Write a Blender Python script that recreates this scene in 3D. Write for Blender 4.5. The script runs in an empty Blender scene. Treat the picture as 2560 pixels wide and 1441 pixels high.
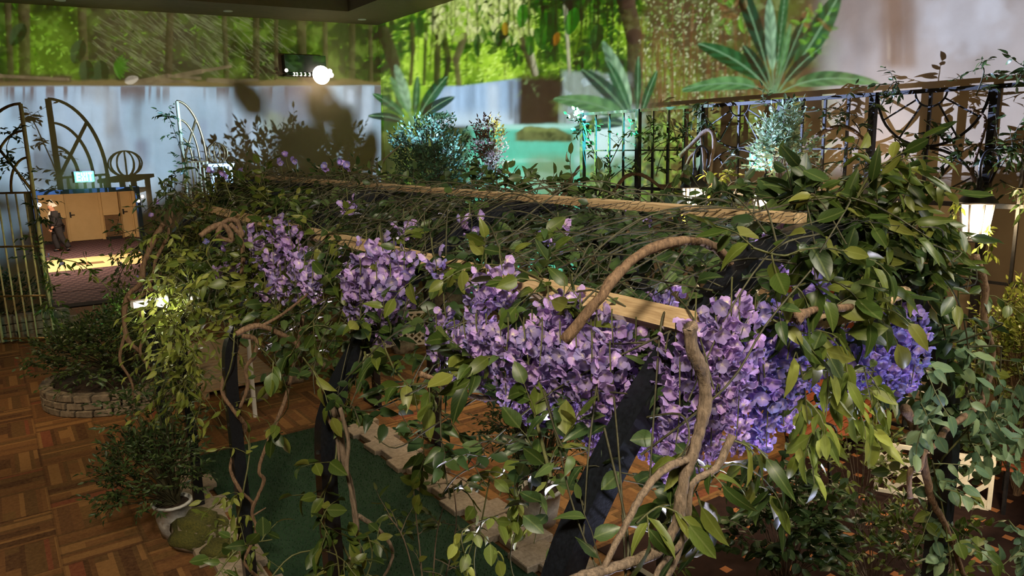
import bpy, math, random
import numpy as np
from mathutils import Vector, Matrix, Quaternion
sc = bpy.context.scene
col = sc.collection
RND = random.Random(11)

# ---------------------------------------------------------------- camera
FPX, HC = 1850.0, 3.6
PITCH, ROLL, YAW = math.radians(11.13), math.radians(1.37), math.radians(35)
_f = np.array([math.sin(YAW) * math.cos(PITCH), math.cos(YAW) * math.cos(PITCH), -math.sin(PITCH)])
_r0 = np.array([math.cos(YAW), -math.sin(YAW), 0.0]); _u0 = np.cross(_r0, _f)
_r = _r0 * math.cos(ROLL) - _u0 * math.sin(ROLL); _u = np.cross(_r, _f)
CAM = np.array([0.0, 0.0, HC])
cam = bpy.data.cameras.new('camera'); cam.sensor_width = 36; cam.lens = 36 * FPX / 2560; cam.clip_end = 200
camo = bpy.data.objects.new('camera', cam); col.objects.link(camo)
camo.matrix_world = Matrix(((_r[0], _u[0], -_f[0], 0), (_r[1], _u[1], -_f[1], 0), (_r[2], _u[2], -_f[2], HC), (0, 0, 0, 1)))
sc.camera = camo

# ---------------------------------------------------------------- view, world
sc.view_settings.view_transform = 'Standard'; sc.view_settings.look = 'None'
sc.view_settings.exposure = 0.42; sc.view_settings.gamma = 1.0; sc.view_settings.use_curve_mapping = False
cy = sc.cycles; cy.max_bounces = 3; cy.diffuse_bounces = 2; cy.glossy_bounces = 1; cy.transmission_bounces = 2; cy.transparent_max_bounces = 4; cy.use_adaptive_sampling = True; cy.adaptive_threshold = .06; cy.adaptive_min_samples = 20; cy.caustics_reflective = cy.caustics_refractive = False
W = bpy.data.worlds.new('world'); sc.world = W; W.use_nodes = True
W.cycles.sampling_method = 'NONE'
W.node_tree.nodes['Background'].inputs[0].default_value = (1.0, 0.86, 0.66, 1)
W.node_tree.nodes['Background'].inputs[1].default_value = 0.075

# ---------------------------------------------------------------- unseen lamps
def lamp(name, kind, loc, energy, color=(1, 1, 1), size=.1, target=None, spot=60, blend=.6, parent=None):
    d = bpy.data.lights.new(name, kind); d.energy = energy; d.color = color
    if kind == 'AREA': d.shape = 'DISK'; d.size = size
    else: d.shadow_soft_size = size
    if kind == 'SPOT': d.spot_size = math.radians(spot); d.spot_blend = blend
    o = bpy.data.objects.new(name, d); col.objects.link(o); o.location = loc
    if target is not None: o.rotation_euler = (Vector(target) - Vector(loc)).to_track_quat('-Z', 'Y').to_euler()
    if parent is not None: o.parent = parent; o.location = Vector(loc) - parent.location
    return o
# unseen soft floods, added high up as fill for plants and carpet
lamp('unseen_flood', 'SPOT', (-1.5, -1.0, 7.2), 1500, (1.0, .86, .66), .5, (1.6, 4.0, 2.2), 75, .8)
lamp('unseen_flood', 'SPOT', (4.5, -2.0, 7.2), 1000, (1.0, .90, .74), .5, (3.2, 2.2, 2.2), 70, .8)
lamp('unseen_flood', 'SPOT', (7.0, -1.8, 6.6), 380, (.92, .95, 1.0), .5, (4.6, 1.9, 1.4), 60, .8)
lamp('unseen_flood', 'SPOT', (-2.0, 9.5, 6.7), 520, (1.0, .70, .40), .3, (-.2, 13.5, 0), 60, .8)
lamp('unseen_flood', 'SPOT', (-3.0, 5.0, 6.7), 270, (1.0, .70, .42), .4, (0.0, 8.0, 0), 70, .8)
lamp('unseen_flood', 'SPOT', (5.4, 9.5, 6.7), 620, (1.0, .72, .48), .4, (4.6, 7.2, 0), 60, .8)
# unseen low spots: uplights under the flowers, others added for shrub and gates
lamp('unseen_spot', 'SPOT', (2.75, 2.6, .12), 300, (.86, .80, 1.0), .05, (1.95, 2.2, 2.6), 62, .6)
lamp('unseen_spot', 'SPOT', (3.5, .9, .6), 110, (.62, .66, 1.0), .05, (2.7, 1.7, 2.7), 60, .6)
lamp('unseen_spot', 'SPOT', (2.6, 6.6, .25), 110, (1.0, .82, .92), .05, (1.9, 5.4, 2.7), 50, .6)
lamp('unseen_spot', 'SPOT', (2.2, 3.4, .2), 10, (1.0, .90, .62), .04, (1.7, 2.5, 1.6), 60, .6)
lamp('unseen_spot', 'SPOT', (6.6, 2.2, .9), 40, (1.0, .80, .52), .05, (7.4, 3.4, .3), 80, .6)
lamp('unseen_spot', 'SPOT', (6.6, 12.2, .2), 70, (.55, 1.0, .85), .05, (8.2, 14.3, 3.2), 60, .6)  # added teal spot, stands in for projected light on the corner shrub
lamp('unseen_spot', 'SPOT', (8.2, 4.4, 1.2), 60, (.62, .66, 1.0), .05, (8.5, 5.2, 3.7), 50, .6)
lamp('unseen_spot', 'SPOT', (2.0, 14.2, .3), 150, (.85, 1.0, .38), .05, (1.2, 16.6, 3.2), 75, .6)  # added yellow-green spot to brighten the gate canes
lamp('unseen_spot', 'SPOT', (1.7, 13.6, .3), 40, (.3, 1.0, .75), .05, (.4, 16.6, 1.0), 60, .6)  # added teal spot for the lower part of the gate
lamp('corridor_lamp', 'AREA', (1.8, 28.0, 4.0), 420, (1.0, .80, .56), 3.0, (1.8, 28.0, 0))

# ---------------------------------------------------------------- pixel rays of the photograph -> world points
def ray(x, y):
    d = _f * FPX + _r * (x - 1280) - _u * (y - 720.5); return d / np.linalg.norm(d)
def atX(x, y, X): d = ray(x, y); return Vector(CAM + d * X / d[0])
def atY(x, y, Y): d = ray(x, y); return Vector(CAM + d * Y / d[1])
def atZ(x, y, z=0.0): d = ray(x, y); return Vector(CAM + d * (z - HC) / d[2])
def atD(x, y, dep): d = ray(x, y); return Vector(CAM + d * dep / float(d @ _f))
XR, XF = 9.37, 8.6                                   # right wall, iron fence
PW0 = atZ(215, 763); DW = Vector((math.sin(math.radians(95)), math.cos(math.radians(95)), 0)); NW = Vector((-DW.y, DW.x, 0))
ZC = 6.85
def wallp(s, z, off=0.0): return PW0 + DW * s + Vector((0, 0, z)) - NW * off     # point on the far wall, off = distance into the room
def atW(x, y):
    d = Vector(ray(x, y)); t = (PW0 - Vector(CAM)).dot(NW) / d.dot(NW); return Vector(CAM) + d * t

# ---------------------------------------------------------------- scene helpers
def tag(o, label=None, cat=None, group=None, kind=None):
    if label: o['label'] = label
    if cat: o['category'] = cat
    if group: o['group'] = group
    if kind: o['kind'] = kind
    return o
def thing(name, label, cat, loc=(0, 0, 0), group=None):
    o = bpy.data.objects.new(name, None); col.objects.link(o); o.location = loc; o.empty_display_size = .1
    return tag(o, label, cat, group)
def root_loc(o):
    p = Vector((0, 0, 0))
    while o is not None: p += o.location; o = o.parent
    return p
class MB:
    def __init__(s): s.v = []; s.f = []
    def add(s, vs, fs):
        n = len(s.v); s.v += [tuple(v) for v in vs]; s.f += [tuple(i + n for i in f) for f in fs]; return s
    def box(s, c, size, rz=0.0, rot=None):
        m = rot or Matrix.Rotation(rz, 3, 'Z'); c = Vector(c); h = Vector(size) / 2
        vs = [c + m @ Vector((x * h.x, y * h.y, z * h.z)) for x in (-1, 1) for y in (-1, 1) for z in (-1, 1)]
        return s.add(vs, [(0, 1, 3, 2), (4, 6, 7, 5), (0, 4, 5, 1), (2, 3, 7, 6), (0, 2, 6, 4), (1, 5, 7, 3)])
    def bbox(s, a, b): a = Vector(a); b = Vector(b); return s.box((a + b) / 2, b - a)
    def bevbox(s, c, size, bev=.01, rz=0.0, jit=0.0, rot=None):
        m = rot or Matrix.Rotation(rz, 3, 'Z'); c = Vector(c); hx, hy, hz = [q / 2 for q in size]; b = min(bev, hx * .6, hy * .6, hz * .6)
        rings = []
        for z, k in ((-hz, b), (-hz + b, 0), (hz - b, 0), (hz, b)):
            rings.append([(sx * (hx - (k if True else 0)) if not e else sx * (hx - k), sy * (hy - k), z) for sx, sy, e in ((-1, -1, 0), (1, -1, 0), (1, 1, 0), (-1, 1, 0))])
        vs = [c + m @ (Vector(p) + Vector((RND.uniform(-jit, jit), RND.uniform(-jit, jit), RND.uniform(-jit, jit)))) for r in rings for p in r]
        fs = [(3, 2, 1, 0), (12, 13, 14, 15)] + [(4 * i + j, 4 * i + (j + 1) % 4, 4 * i + 4 + (j + 1) % 4, 4 * i + 4 + j) for i in range(3) for j in range(4)]
        return s.add(vs, fs)
    def tube(s, pts, r, n=6, r1=None, caps=True, flat=1.0):
        pts = [Vector(p) for p in pts]; m = len(pts); vs = []; fs = []
        rr = r if isinstance(r, (list, tuple)) else [r + ((r1 if r1 is not None else r) - r) * i / max(1, m - 1) for i in range(m)]
        t0 = (pts[1] - pts[0]).normalized(); up = Vector((0, 0, 1)) if abs(t0.z) < .95 else Vector((1, 0, 0))
        a = t0.cross(up).normalized()
        for i, p in enumerate(pts):
            t = (pts[min(i + 1, m - 1)] - pts[max(i - 1, 0)]).normalized()
            a = (a - t * a.dot(t)); a = a.normalized() if a.length > 1e-6 else t.orthogonal().normalized(); b = t.cross(a)
            for k in range(n):
                w = 2 * math.pi * k / n; vs.append(p + a * math.cos(w) * rr[i] + b * math.sin(w) * rr[i] * flat)
        for i in range(m - 1):
            for k in range(n): fs.append((i * n + k, i * n + (k + 1) % n, (i + 1) * n + (k + 1) % n, (i + 1) * n + k))
        if caps: fs.append(tuple(range(n - 1, -1, -1))); fs.append(tuple((m - 1) * n + k for k in range(n)))
        return s.add(vs, fs)
    def bar(s, p, q, w, h=None, up=(0, 0, 1)):
        p, q = Vector(p), Vector(q); t = (q - p).normalized(); up = Vector(up)
        if abs(t.dot(up)) > .98: up = Vector((1, 0, 0))
        a = t.cross(up).normalized(); b = a.cross(t); h = w if h is None else h
        vs = [e + a * x * w / 2 + b * y * h / 2 for e in (p, q) for x, y in ((-1, -1), (1, -1), (1, 1), (-1, 1))]
        return s.add(vs, [(3, 2, 1, 0), (4, 5, 6, 7), (0, 1, 5, 4), (1, 2, 6, 5), (2, 3, 7, 6), (3, 0, 4, 7)])
    def lathe(s, c, prof, n=16, axis='Z'):
        c = Vector(c); vs = []; fs = []; m = len(prof)
        for r, z in prof:
            for k in range(n):
                w = 2 * math.pi * k / n; vs.append(c + Vector((r * math.cos(w), r * math.sin(w), z)))
        for i in range(m - 1):
            for k in range(n): fs.append((i * n + k, i * n + (k + 1) % n, (i + 1) * n + (k + 1) % n, (i + 1) * n + k))
        fs.append(tuple(range(n - 1, -1, -1))); fs.append(tuple((m - 1) * n + k for k in range(n)))
        return s.add(vs, fs)
    def blob(s, c, rad, seed=0, n=10, m=7, amp=.18):
        rg = random.Random(seed); c = Vector(c); vs = []; fs = []
        ph = [(rg.uniform(0, 6.28), rg.uniform(1, 3), rg.uniform(0, 6.28)) for _ in range(5)]
        for i in range(m + 1):
            th = math.pi * i / m
            for k in range(n):
                w = 2 * math.pi * k / n; d = Vector((math.sin(th) * math.cos(w), math.sin(th) * math.sin(w), math.cos(th)))
                q = 1 + amp * sum(math.sin(a + b * (d.x * 2.1 + d.y * 1.7) + cc * d.z) for a, b, cc in ph) / 2.5
                vs.append(c + Vector((d.x * rad[0], d.y * rad[1], d.z * rad[2])) * q)
        for i in range(m):
            for k in range(n): fs.append((i * n + k, (i + 1) * n + k, (i + 1) * n + (k + 1) % n, i * n + (k + 1) % n))
        return s.add(vs, fs)
    def mesh(s, name, off=Vector((0, 0, 0))):
        me = bpy.data.meshes.new(name); off = Vector(off)
        me.from_pydata([tuple(Vector(v) - off) for v in s.v], [], s.f); me.update(); return me
    def build(s, name, mat, parent=None, smooth=False, loc=None):
        off = root_loc(parent) if parent is not None else Vector(loc or (0, 0, 0))
        me = s.mesh(name, off)
        if smooth: me.polygons.foreach_set('use_smooth', [True] * len(me.polygons))
        me.materials.append(mat); o = bpy.data.objects.new(name, me); col.objects.link(o)
        if parent is not None: o.parent = parent
        else: o.location = off
        return o
def link(name, me, parent=None, loc=(0, 0, 0), rot=None, scale=None):
    o = bpy.data.objects.new(name, me); col.objects.link(o)
    if parent is not None: o.parent = parent; o.location = Vector(loc) - root_loc(parent)
    else: o.location = loc
    if rot is not None:
        o.rotation_mode = 'QUATERNION'; o.rotation_quaternion = rot
    if scale is not None: o.scale = (scale,) * 3 if isinstance(scale, (int, float)) else scale
    return o
def spline(pts, k=6):
    P = [Vector(p) for p in pts]; out = []
    for i in range(len(P) - 1):
        a, b, c, d = P[max(i - 1, 0)], P[i], P[i + 1], P[min(i + 2, len(P) - 1)]
        for j in range(k):
            t = j / k; out.append(.5 * ((2 * b) + (c - a) * t + (2 * a - 5 * b + 4 * c - d) * t * t + (-a + 3 * b - 3 * c + d) * t ** 3))
    return out + [P[-1]]
def struct(name, mb, mat, label, cat):
    return tag(mb.build(name, mat), label, cat, kind='structure')

# ---------------------------------------------------------------- materials
class NT:
    def __init__(s, name):
        s.m = bpy.data.materials.new(name); s.m.use_nodes = True; s.t = s.m.node_tree; s.b = s.t.nodes['Principled BSDF']
    def n(s, typ, **kw):
        q = s.t.nodes.new('ShaderNode' + typ)
        for k, v in kw.items(): setattr(q, k, v)
        return q
    def l(s, a, b): s.t.links.new(a, b)
    def math(s, op, a, b=None, c=None):
        q = s.n('Math', operation=op)
        for i, v in enumerate((a, b, c)):
            if v is None: continue
            if isinstance(v, (int, float)): q.inputs[i].default_value = v
            else: s.l(v, q.inputs[i])
        return q.outputs[0]
    def ramp(s, fac, stops, interp='LINEAR'):
        q = s.n('ValToRGB'); q.color_ramp.interpolation = interp; e = q.color_ramp.elements
        while len(e) < len(stops): e.new(.5)
        for i, (p, c) in enumerate(stops): e[i].position = p; e[i].color = (*c, 1) if len(c) == 3 else c
        s.l(fac, q.inputs[0]); return q.outputs[0]
    def mix(s, f, a, b, op='MIX'):
        q = s.n('MixRGB', blend_type=op)
        for i, v in enumerate((f, a, b)):
            if isinstance(v, (int, float)): q.inputs[i].default_value = v
            elif isinstance(v, tuple): q.inputs[i].default_value = (*v, 1)
            else: s.l(v, q.inputs[i])
        return q.outputs[0]
    def noise(s, scale, detail=3, rough=.6, coord=None, stretch=None):
        c = coord
        if c is None: c = s.n('TexCoord').outputs['Object']
        if stretch: mp = s.n('Mapping'); mp.inputs['Scale'].default_value = stretch; s.l(c, mp.inputs[0]); c = mp.outputs[0]
        q = s.n('TexNoise'); q.inputs['Scale'].default_value = scale; q.inputs['Detail'].default_value = detail; q.inputs['Roughness'].default_value = rough
        s.l(c, q.inputs['Vector']); return q.outputs['Fac']
    def bump(s, h, strength=.3, dist=.01):
        q = s.n('Bump'); q.inputs['Strength'].default_value = strength; q.inputs['Distance'].default_value = dist
        s.l(h, q.inputs['Height']); s.l(q.outputs[0], s.b.inputs['Normal'])
    def set(s, color=None, rough=.6, metal=0.0, spec=None):
        if color is not None:
            if isinstance(color, tuple): s.b.inputs['Base Color'].default_value = (*color, 1)
            else: s.l(color, s.b.inputs['Base Color'])
        if isinstance(rough, (int, float)): s.b.inputs['Roughness'].default_value = rough
        else: s.l(rough, s.b.inputs['Roughness'])
        s.b.inputs['Metallic'].default_value = metal
        if spec is not None: s.b.inputs['Specular IOR Level'].default_value = spec
        return s.m
def lin(r, g, b): return tuple(((c / 255) / 12.92 if c / 255 <= .04045 else ((c / 255 + .055) / 1.055) ** 2.4) for c in (r, g, b))
def mottled(name, c1, c2, scale=6, rough=.7, bump=.2, stretch=None, metal=0.0, dist=.01, spec=None):
    k = NT(name); f = k.noise(scale, 4, .65, stretch=stretch)
    k.set(k.ramp(f, [(.3, c1), (.7, c2)]), rough, metal, spec)
    if bump: k.bump(f, bump, dist)
    return k.m
def glow(name, color, strength):
    k = NT(name); k.b.inputs['Base Color'].default_value = (*color, 1); k.b.inputs['Emission Color'].default_value = (*color, 1); k.b.inputs['Emission Strength'].default_value = strength; k.m.cycles.emission_sampling = 'NONE'; return k.m
def leafmat(name, stops, rough=.38, trans=.25):
    k = NT(name); oi = k.n('ObjectInfo'); ge = k.n('NewGeometry')
    f = k.math('FRACT', k.math('ADD', oi.outputs['Random'], ge.outputs['Random Per Island']))
    c = k.ramp(f, stops)
    nz = k.noise(9, 2, .6); c = k.mix(k.math('MULTIPLY', nz, .45), c, k.mix(1.0, c, (.55, .60, .40), 'MULTIPLY'))
    uv = k.n('TexCoord'); su = k.n('SeparateXYZ'); k.l(uv.outputs['UV'], su.inputs[0])
    vein = k.math('MULTIPLY', k.math('GREATER_THAN', su.outputs[0], .05), k.math('LESS_THAN', k.math('ABSOLUTE', k.math('SUBTRACT', su.outputs[1], .5)), .045))
    rows = k.math('MULTIPLY', k.math('GREATER_THAN', su.outputs[0], .05), k.math('GREATER_THAN', k.math('SINE', k.math('ADD', k.math('MULTIPLY', su.outputs[0], 46.0), k.math('MULTIPLY', k.math('ABSOLUTE', k.math('SUBTRACT', su.outputs[1], .5)), -40.0))), .86))
    c = k.mix(k.math('ADD', k.math('MULTIPLY', vein, .45), k.math('MULTIPLY', rows, .13)), c, k.mix(1.0, c, (.55, .62, .35), 'SCREEN') if False else k.mix(.35, c, lin(160, 170, 100)))
    k.set(c, rough, spec=.35)
    tr = k.n('BsdfTranslucent'); k.l(c, tr.inputs[0]); mx = k.n('MixShader'); mx.inputs[0].default_value = trans
    out = k.t.nodes['Material Output']; k.l(k.b.outputs[0], mx.inputs[1]); k.l(tr.outputs[0], mx.inputs[2]); k.l(mx.outputs[0], out.inputs[0])
    return k.m
M = {}
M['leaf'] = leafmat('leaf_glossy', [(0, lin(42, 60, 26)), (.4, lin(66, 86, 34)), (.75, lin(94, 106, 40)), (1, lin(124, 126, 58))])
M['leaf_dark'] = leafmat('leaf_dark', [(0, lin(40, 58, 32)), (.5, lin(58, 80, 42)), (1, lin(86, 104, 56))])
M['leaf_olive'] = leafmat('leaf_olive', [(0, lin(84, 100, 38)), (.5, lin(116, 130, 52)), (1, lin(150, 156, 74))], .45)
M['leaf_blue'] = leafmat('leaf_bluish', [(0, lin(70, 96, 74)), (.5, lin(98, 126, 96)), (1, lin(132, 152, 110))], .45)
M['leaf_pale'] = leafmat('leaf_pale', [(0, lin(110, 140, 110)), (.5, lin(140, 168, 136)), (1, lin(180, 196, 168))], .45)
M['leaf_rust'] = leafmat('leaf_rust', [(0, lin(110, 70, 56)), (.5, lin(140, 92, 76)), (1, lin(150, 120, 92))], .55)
M['moss'] = mottled('moss', lin(52, 56, 18), lin(96, 94, 34), 60, .95, .8, dist=.02)
M['stem'] = mottled('green_stem', lin(70, 76, 38), lin(104, 104, 60), 30, .6, 0)
M['stem_dark'] = mottled('dark_stem', lin(46, 44, 28), lin(80, 78, 50), 30, .7, 0)
M['bark'] = mottled('vine_bark', lin(72, 52, 36), lin(140, 112, 84), 70, .8, 1.0, (1, 1, .22))
M['bark_grey'] = mottled('grey_bark', lin(78, 66, 54), lin(146, 126, 104), 70, .8, 1.0, (1, 1, .22))
M['black_steel'] = mottled('black_painted_steel', lin(12, 14, 18), lin(25, 29, 36), 60, .34, .1, spec=.5)
M['iron'] = mottled('wrought_iron', lin(16, 16, 20), lin(40, 38, 40), 40, .45, .1)
M['timber'] = mottled('pale_timber', lin(150, 122, 86), lin(204, 178, 136), 9, .7, .25, (9, .6, 9))
M['wire'] = mottled('netting_wire', lin(40, 40, 38), lin(80, 80, 76), 30, .4, 0, metal=.6)
M['bench_wood'] = mottled('bench_wood', lin(116, 58, 32), lin(166, 90, 54), 7, .5, .2, (1, 12, 12))
M['deck_wood'] = mottled('deck_wood', lin(136, 112, 84), lin(186, 160, 124), 7, .7, .3, (1, 12, 6))
M['rope'] = mottled('rope', lin(150, 126, 96), lin(196, 172, 138), 60, .9, .5)
M['white_lattice'] = mottled('white_lattice', lin(214, 204, 184), lin(240, 232, 214), 8, .55, .05)
M['stone'] = mottled('wall_stone', lin(92, 82, 68), lin(142, 130, 110), 12, .85, .5, dist=.02)
M['paver'] = mottled('paver', lin(128, 116, 100), lin(168, 154, 134), 30, .8, .3)
M['pot'] = mottled('concrete_pot', lin(176, 176, 172), lin(214, 214, 208), 24, .8, .4)
M['soil'] = mottled('soil', lin(36, 26, 18), lin(66, 48, 32), 30, .95, .6)
M['wall_paint'] = mottled('tan_wall_paint', lin(164, 142, 112), lin(172, 150, 120), 3, .85, .05)
M['ceiling'] = mottled('dark_ceiling', lin(128, 112, 84), lin(140, 122, 92), 5, .9, .05)
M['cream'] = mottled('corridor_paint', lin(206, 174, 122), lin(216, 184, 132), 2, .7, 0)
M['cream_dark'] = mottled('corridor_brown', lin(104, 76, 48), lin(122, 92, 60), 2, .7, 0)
M['trim'] = mottled('door_trim', lin(60, 74, 92), lin(76, 90, 108), 2, .5, 0)
M['black'] = mottled('black_plastic', lin(14, 14, 14), lin(26, 26, 26), 20, .5, 0)
M['rubber'] = mottled('dark_rubber', lin(26, 22, 22), lin(36, 32, 32), 20, .95, 0, spec=.05)
M['bamboo'] = mottled('painted_cane', lin(206, 190, 130), lin(230, 216, 166), 14, .5, .1)
M['bronze'] = mottled('bronze', lin(120, 92, 50), lin(176, 146, 92), 14, .35, .05, metal=.7)
M['slate'] = mottled('slate_panel', lin(70, 76, 86), lin(92, 98, 108), 3, .7, .1)
M['cabinet'] = mottled('red_brown_wood', lin(110, 50, 26), lin(150, 76, 42), 6, .5, .1, (1, 1, 8))
M['white'] = mottled('white_paint', lin(222, 224, 222), lin(240, 240, 238), 5, .6, 0)
M['lamp_glass'] = glow('lamp_glass', (1.0, .86, .62), 3.2)
M['bulb'] = glow('bulb', (1.0, .93, .80), 4)
M['spot_lens'] = glow('spot_lens', (1.0, .90, .72), 6)
M['exit'] = glow('exit_face', (.22, 1.0, .62), 1.1)
M['exit_text'] = glow('exit_letters', (.62, 1.0, .90), 2.2)
def petalmat(name, base, mid, tip):
    k = NT(name); oi = k.n('ObjectInfo'); uv = k.n('TexCoord'); sep = k.n('SeparateXYZ'); k.l(uv.outputs['UV'], sep.inputs[0])
    c = k.ramp(sep.outputs[0], [(0, base), (.3, mid), (1, tip)])
    h = k.n('HueSaturation'); k.l(c, h.inputs['Color'])
    k.l(k.math('ADD', .47, k.math('MULTIPLY', oi.outputs['Random'], .06)), h.inputs['Hue']); k.l(k.math('ADD', .7, k.math('MULTIPLY', oi.outputs['Random'], .6)), h.inputs['Value'])
    k.set(h.outputs[0], .55)
    tr = k.n('BsdfTranslucent'); k.l(h.outputs[0], tr.inputs[0]); mx = k.n('MixShader'); mx.inputs[0].default_value = .35
    k.l(k.b.outputs[0], mx.inputs[1]); k.l(tr.outputs[0], mx.inputs[2]); k.l(mx.outputs[0], k.t.nodes['Material Output'].inputs[0]); return k.m
M['petal'] = petalmat('wisteria_petal', lin(240, 230, 206), lin(200, 176, 220), lin(166, 142, 210))
M['petal_blue'] = petalmat('wisteria_petal_blue', lin(240, 228, 220), lin(190, 168, 226), lin(138, 130, 220))
# ---------------------------------------------------------------- projected scenery, painted as arrays
PX0, PY0, PSC, PW, PH = -420, -420, 0.6, 2040, 700      # painting frame (photo pixels * PSC)
def srgb2lin(c):
    c = np.asarray(c, dtype=np.float32) / 255.0
    return np.where(c <= 0.04045, c / 12.92, ((c + 0.055) / 1.055) ** 2.4).astype(np.float32)
def vnoise(h, w, sx, sy, seed, octaves=4, gain=0.55):
    rg = np.random.RandomState(seed); out = np.zeros((h, w), np.float32); amp = 1.0; tot = 0.0
    for o in range(octaves):
        gx = max(2, int(w / sx * 2 ** o) + 2); gy = max(2, int(h / sy * 2 ** o) + 2)
        g = rg.rand(gy, gx).astype(np.float32)
        yy = np.linspace(0, gy - 1.001, h); xx = np.linspace(0, gx - 1.001, w)
        y0 = yy.astype(int); x0 = xx.astype(int); fy = (yy - y0)[:, None]; fx = (xx - x0)[None]
        fy = fy * fy * (3 - 2 * fy); fx = fx * fx * (3 - 2 * fx)
        a = g[np.ix_(y0, x0)] * (1 - fx) + g[np.ix_(y0, x0 + 1)] * fx
        b = g[np.ix_(y0 + 1, x0)] * (1 - fx) + g[np.ix_(y0 + 1, x0 + 1)] * fx
        out += amp * (a * (1 - fy) + b * fy); tot += amp; amp *= gain
    return out / tot
def sstep(a, b, x): t = np.clip((x - a) / (b - a), 0, 1); return t * t * (3 - 2 * t)
def paint_scenery():
    H, W = PH, PW
    rs = random.Random(7)
    X = (np.arange(W, dtype=np.float32)[None] / PSC + PX0) * np.ones((H, 1), np.float32)
    Y = (np.arange(H, dtype=np.float32)[:, None] / PSC + PY0) * np.ones((1, W), np.float32)
    img = np.zeros((H, W, 3), np.float32)
    N1 = vnoise(H, W, 120, 120, 1); N2 = vnoise(H, W, 22, 22, 2, 3); N3 = vnoise(H, W, 8, 8, 3, 2); NV = vnoise(H, W, 9, 260, 4, 3)
    NV2 = vnoise(H, W, 40, 400, 5, 3); NH = vnoise(H, W, 220, 10, 6, 3); NB = vnoise(H, W, 300, 300, 9, 3)
    def L(*c): return srgb2lin(c)
    def mixm(m, col):
        m = np.clip(m, 0, 1)[..., None]; img[:] = img * (1 - m) + (np.asarray(col, np.float32)) * m
    def box(x0, x1, y0, y1, s=12): return sstep(x0 - s, x0 + s, X) * sstep(x1 + s, x1 - s, X) * sstep(y0 - s, y0 + s, Y) * sstep(y1 + s, y1 - s, Y)
    def blob(cx, cy, rx, ry): return sstep(1.0, 0.35, np.sqrt(((X - cx) / rx) ** 2 + ((Y - cy) / ry) ** 2) + (N2 - .5) * .8)
    def patch(x0, x1, y0, y1):
        i0 = max(0, int((y0 - PY0) * PSC)); i1 = min(H, int((y1 - PY0) * PSC) + 2); j0 = max(0, int((x0 - PX0) * PSC)); j1 = min(W, int((x1 - PX0) * PSC) + 2)
        return (slice(i0, i1), slice(j0, j1)) if i1 > i0 and j1 > j0 else None
    def leaf(x, y, a, l, w, col, alpha=1.0, rib=None, curve=0.0, pet=False):
        p = patch(x - l * 1.2, x + l * 1.2, y - l * 1.2, y + l * 1.2)
        if p is None: return
        dx = X[p] - x; dy = Y[p] - y; c, s = math.cos(a), math.sin(a)
        t = (dx * c + dy * s) / l; n = (-dx * s + dy * c) - curve * l * t * t
        prof = w * np.sqrt(np.clip(np.sin(np.pi * np.clip(t, 0, 1)) * (1.25 - .5 * t), 0, None)) if not pet else np.maximum(2.0 * (t < .9), w * np.sqrt(np.clip(np.sin(np.pi * np.clip((t - .28) / .72, 0, 1)), 0, None)))
        m = np.clip((prof - np.abs(n)) * PSC + .4, 0, 1) * alpha * ((t > 0) & (t < 1))
        sh = np.clip(1.0 + (.10 if pet else .27) * np.sign(n) * (np.abs(n) > 1.0) + (.9 * (N2[p] - .5) + .22 * np.sin(t * 46 - np.abs(n) / max(w, 1) * 5) if pet else 0) + .3 * (N3[p] - .5), .35, 1.8)
        cc = np.asarray(col)[None, None] * sh[..., None]
        if rib is not None:
            r = (np.abs(n) < max(1.2, w * .1)) * 1.0; cc = cc * (1 - r[..., None]) + np.asarray(rib) * r[..., None]
        img[p] = img[p] * (1 - m[..., None]) + cc * m[..., None]
    def stroke(pts, w0, w1, col, alpha=1.0, shade=.35):
        for (ax, ay), (bx, by), k in zip(pts[:-1], pts[1:], range(len(pts))):
            w = w0 + (w1 - w0) * k / max(1, len(pts) - 2)
            p = patch(min(ax, bx) - w, max(ax, bx) + w, min(ay, by) - w, max(ay, by) + w)
            if p is None: continue
            vx, vy = bx - ax, by - ay; ll = vx * vx + vy * vy + 1e-6
            t = np.clip(((X[p] - ax) * vx + (Y[p] - ay) * vy) / ll, 0, 1)
            qx = X[p] - ax - t * vx; qy = Y[p] - ay - t * vy
            d = np.sqrt(qx ** 2 + qy ** 2); side = qx / max(w, 1)
            m = np.clip((w - d) * PSC + .5, 0, 1)[..., None] * alpha
            cc = np.asarray(col) * np.clip(1 + shade * side + .5 * (N3[p] - .5), .3, 1.8)[..., None]
            img[p] = img[p] * (1 - m) + cc * m
    far = X < 952
    # ---- forest backgrounds
    dens = sstep(.36, .64, N1 * .4 + N2 * .6); spark = sstep(.5, .72, N3 * .6 + N2 * .4)
    fo = L(64, 60, 38)[None, None] * (1 - dens[..., None]) + L(94, 106, 48) * dens[..., None]
    fo = fo * (1 - .5 * spark[..., None]) + L(118, 138, 62) * .5 * spark[..., None]
    sun = sstep(.46, .66, NB * .45 + N1 * .55)[..., None]
    gr = (L(44, 58, 26) * (1 - sun) + L(96, 128, 40) * sun) * (1 - dens[..., None]) + (L(92, 122, 42) * (1 - sun) + L(160, 200, 60) * sun) * dens[..., None]
    gr = gr * (1 - .6 * spark[..., None]) + (L(128, 158, 66) * (1 - sun) + L(206, 236, 92) * sun) * .6 * spark[..., None]
    img[:] = np.where(far[..., None], fo * .8, gr)
    # far wall: brown middle, green clusters at the ends
    mixm(far * box(225, 560, -900, 205, 60) * (.78 - .3 * spark), L(84, 75, 54))
    mixm(far * box(-420, 20, -900, 205, 40) * .5, L(70, 84, 46))
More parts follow.
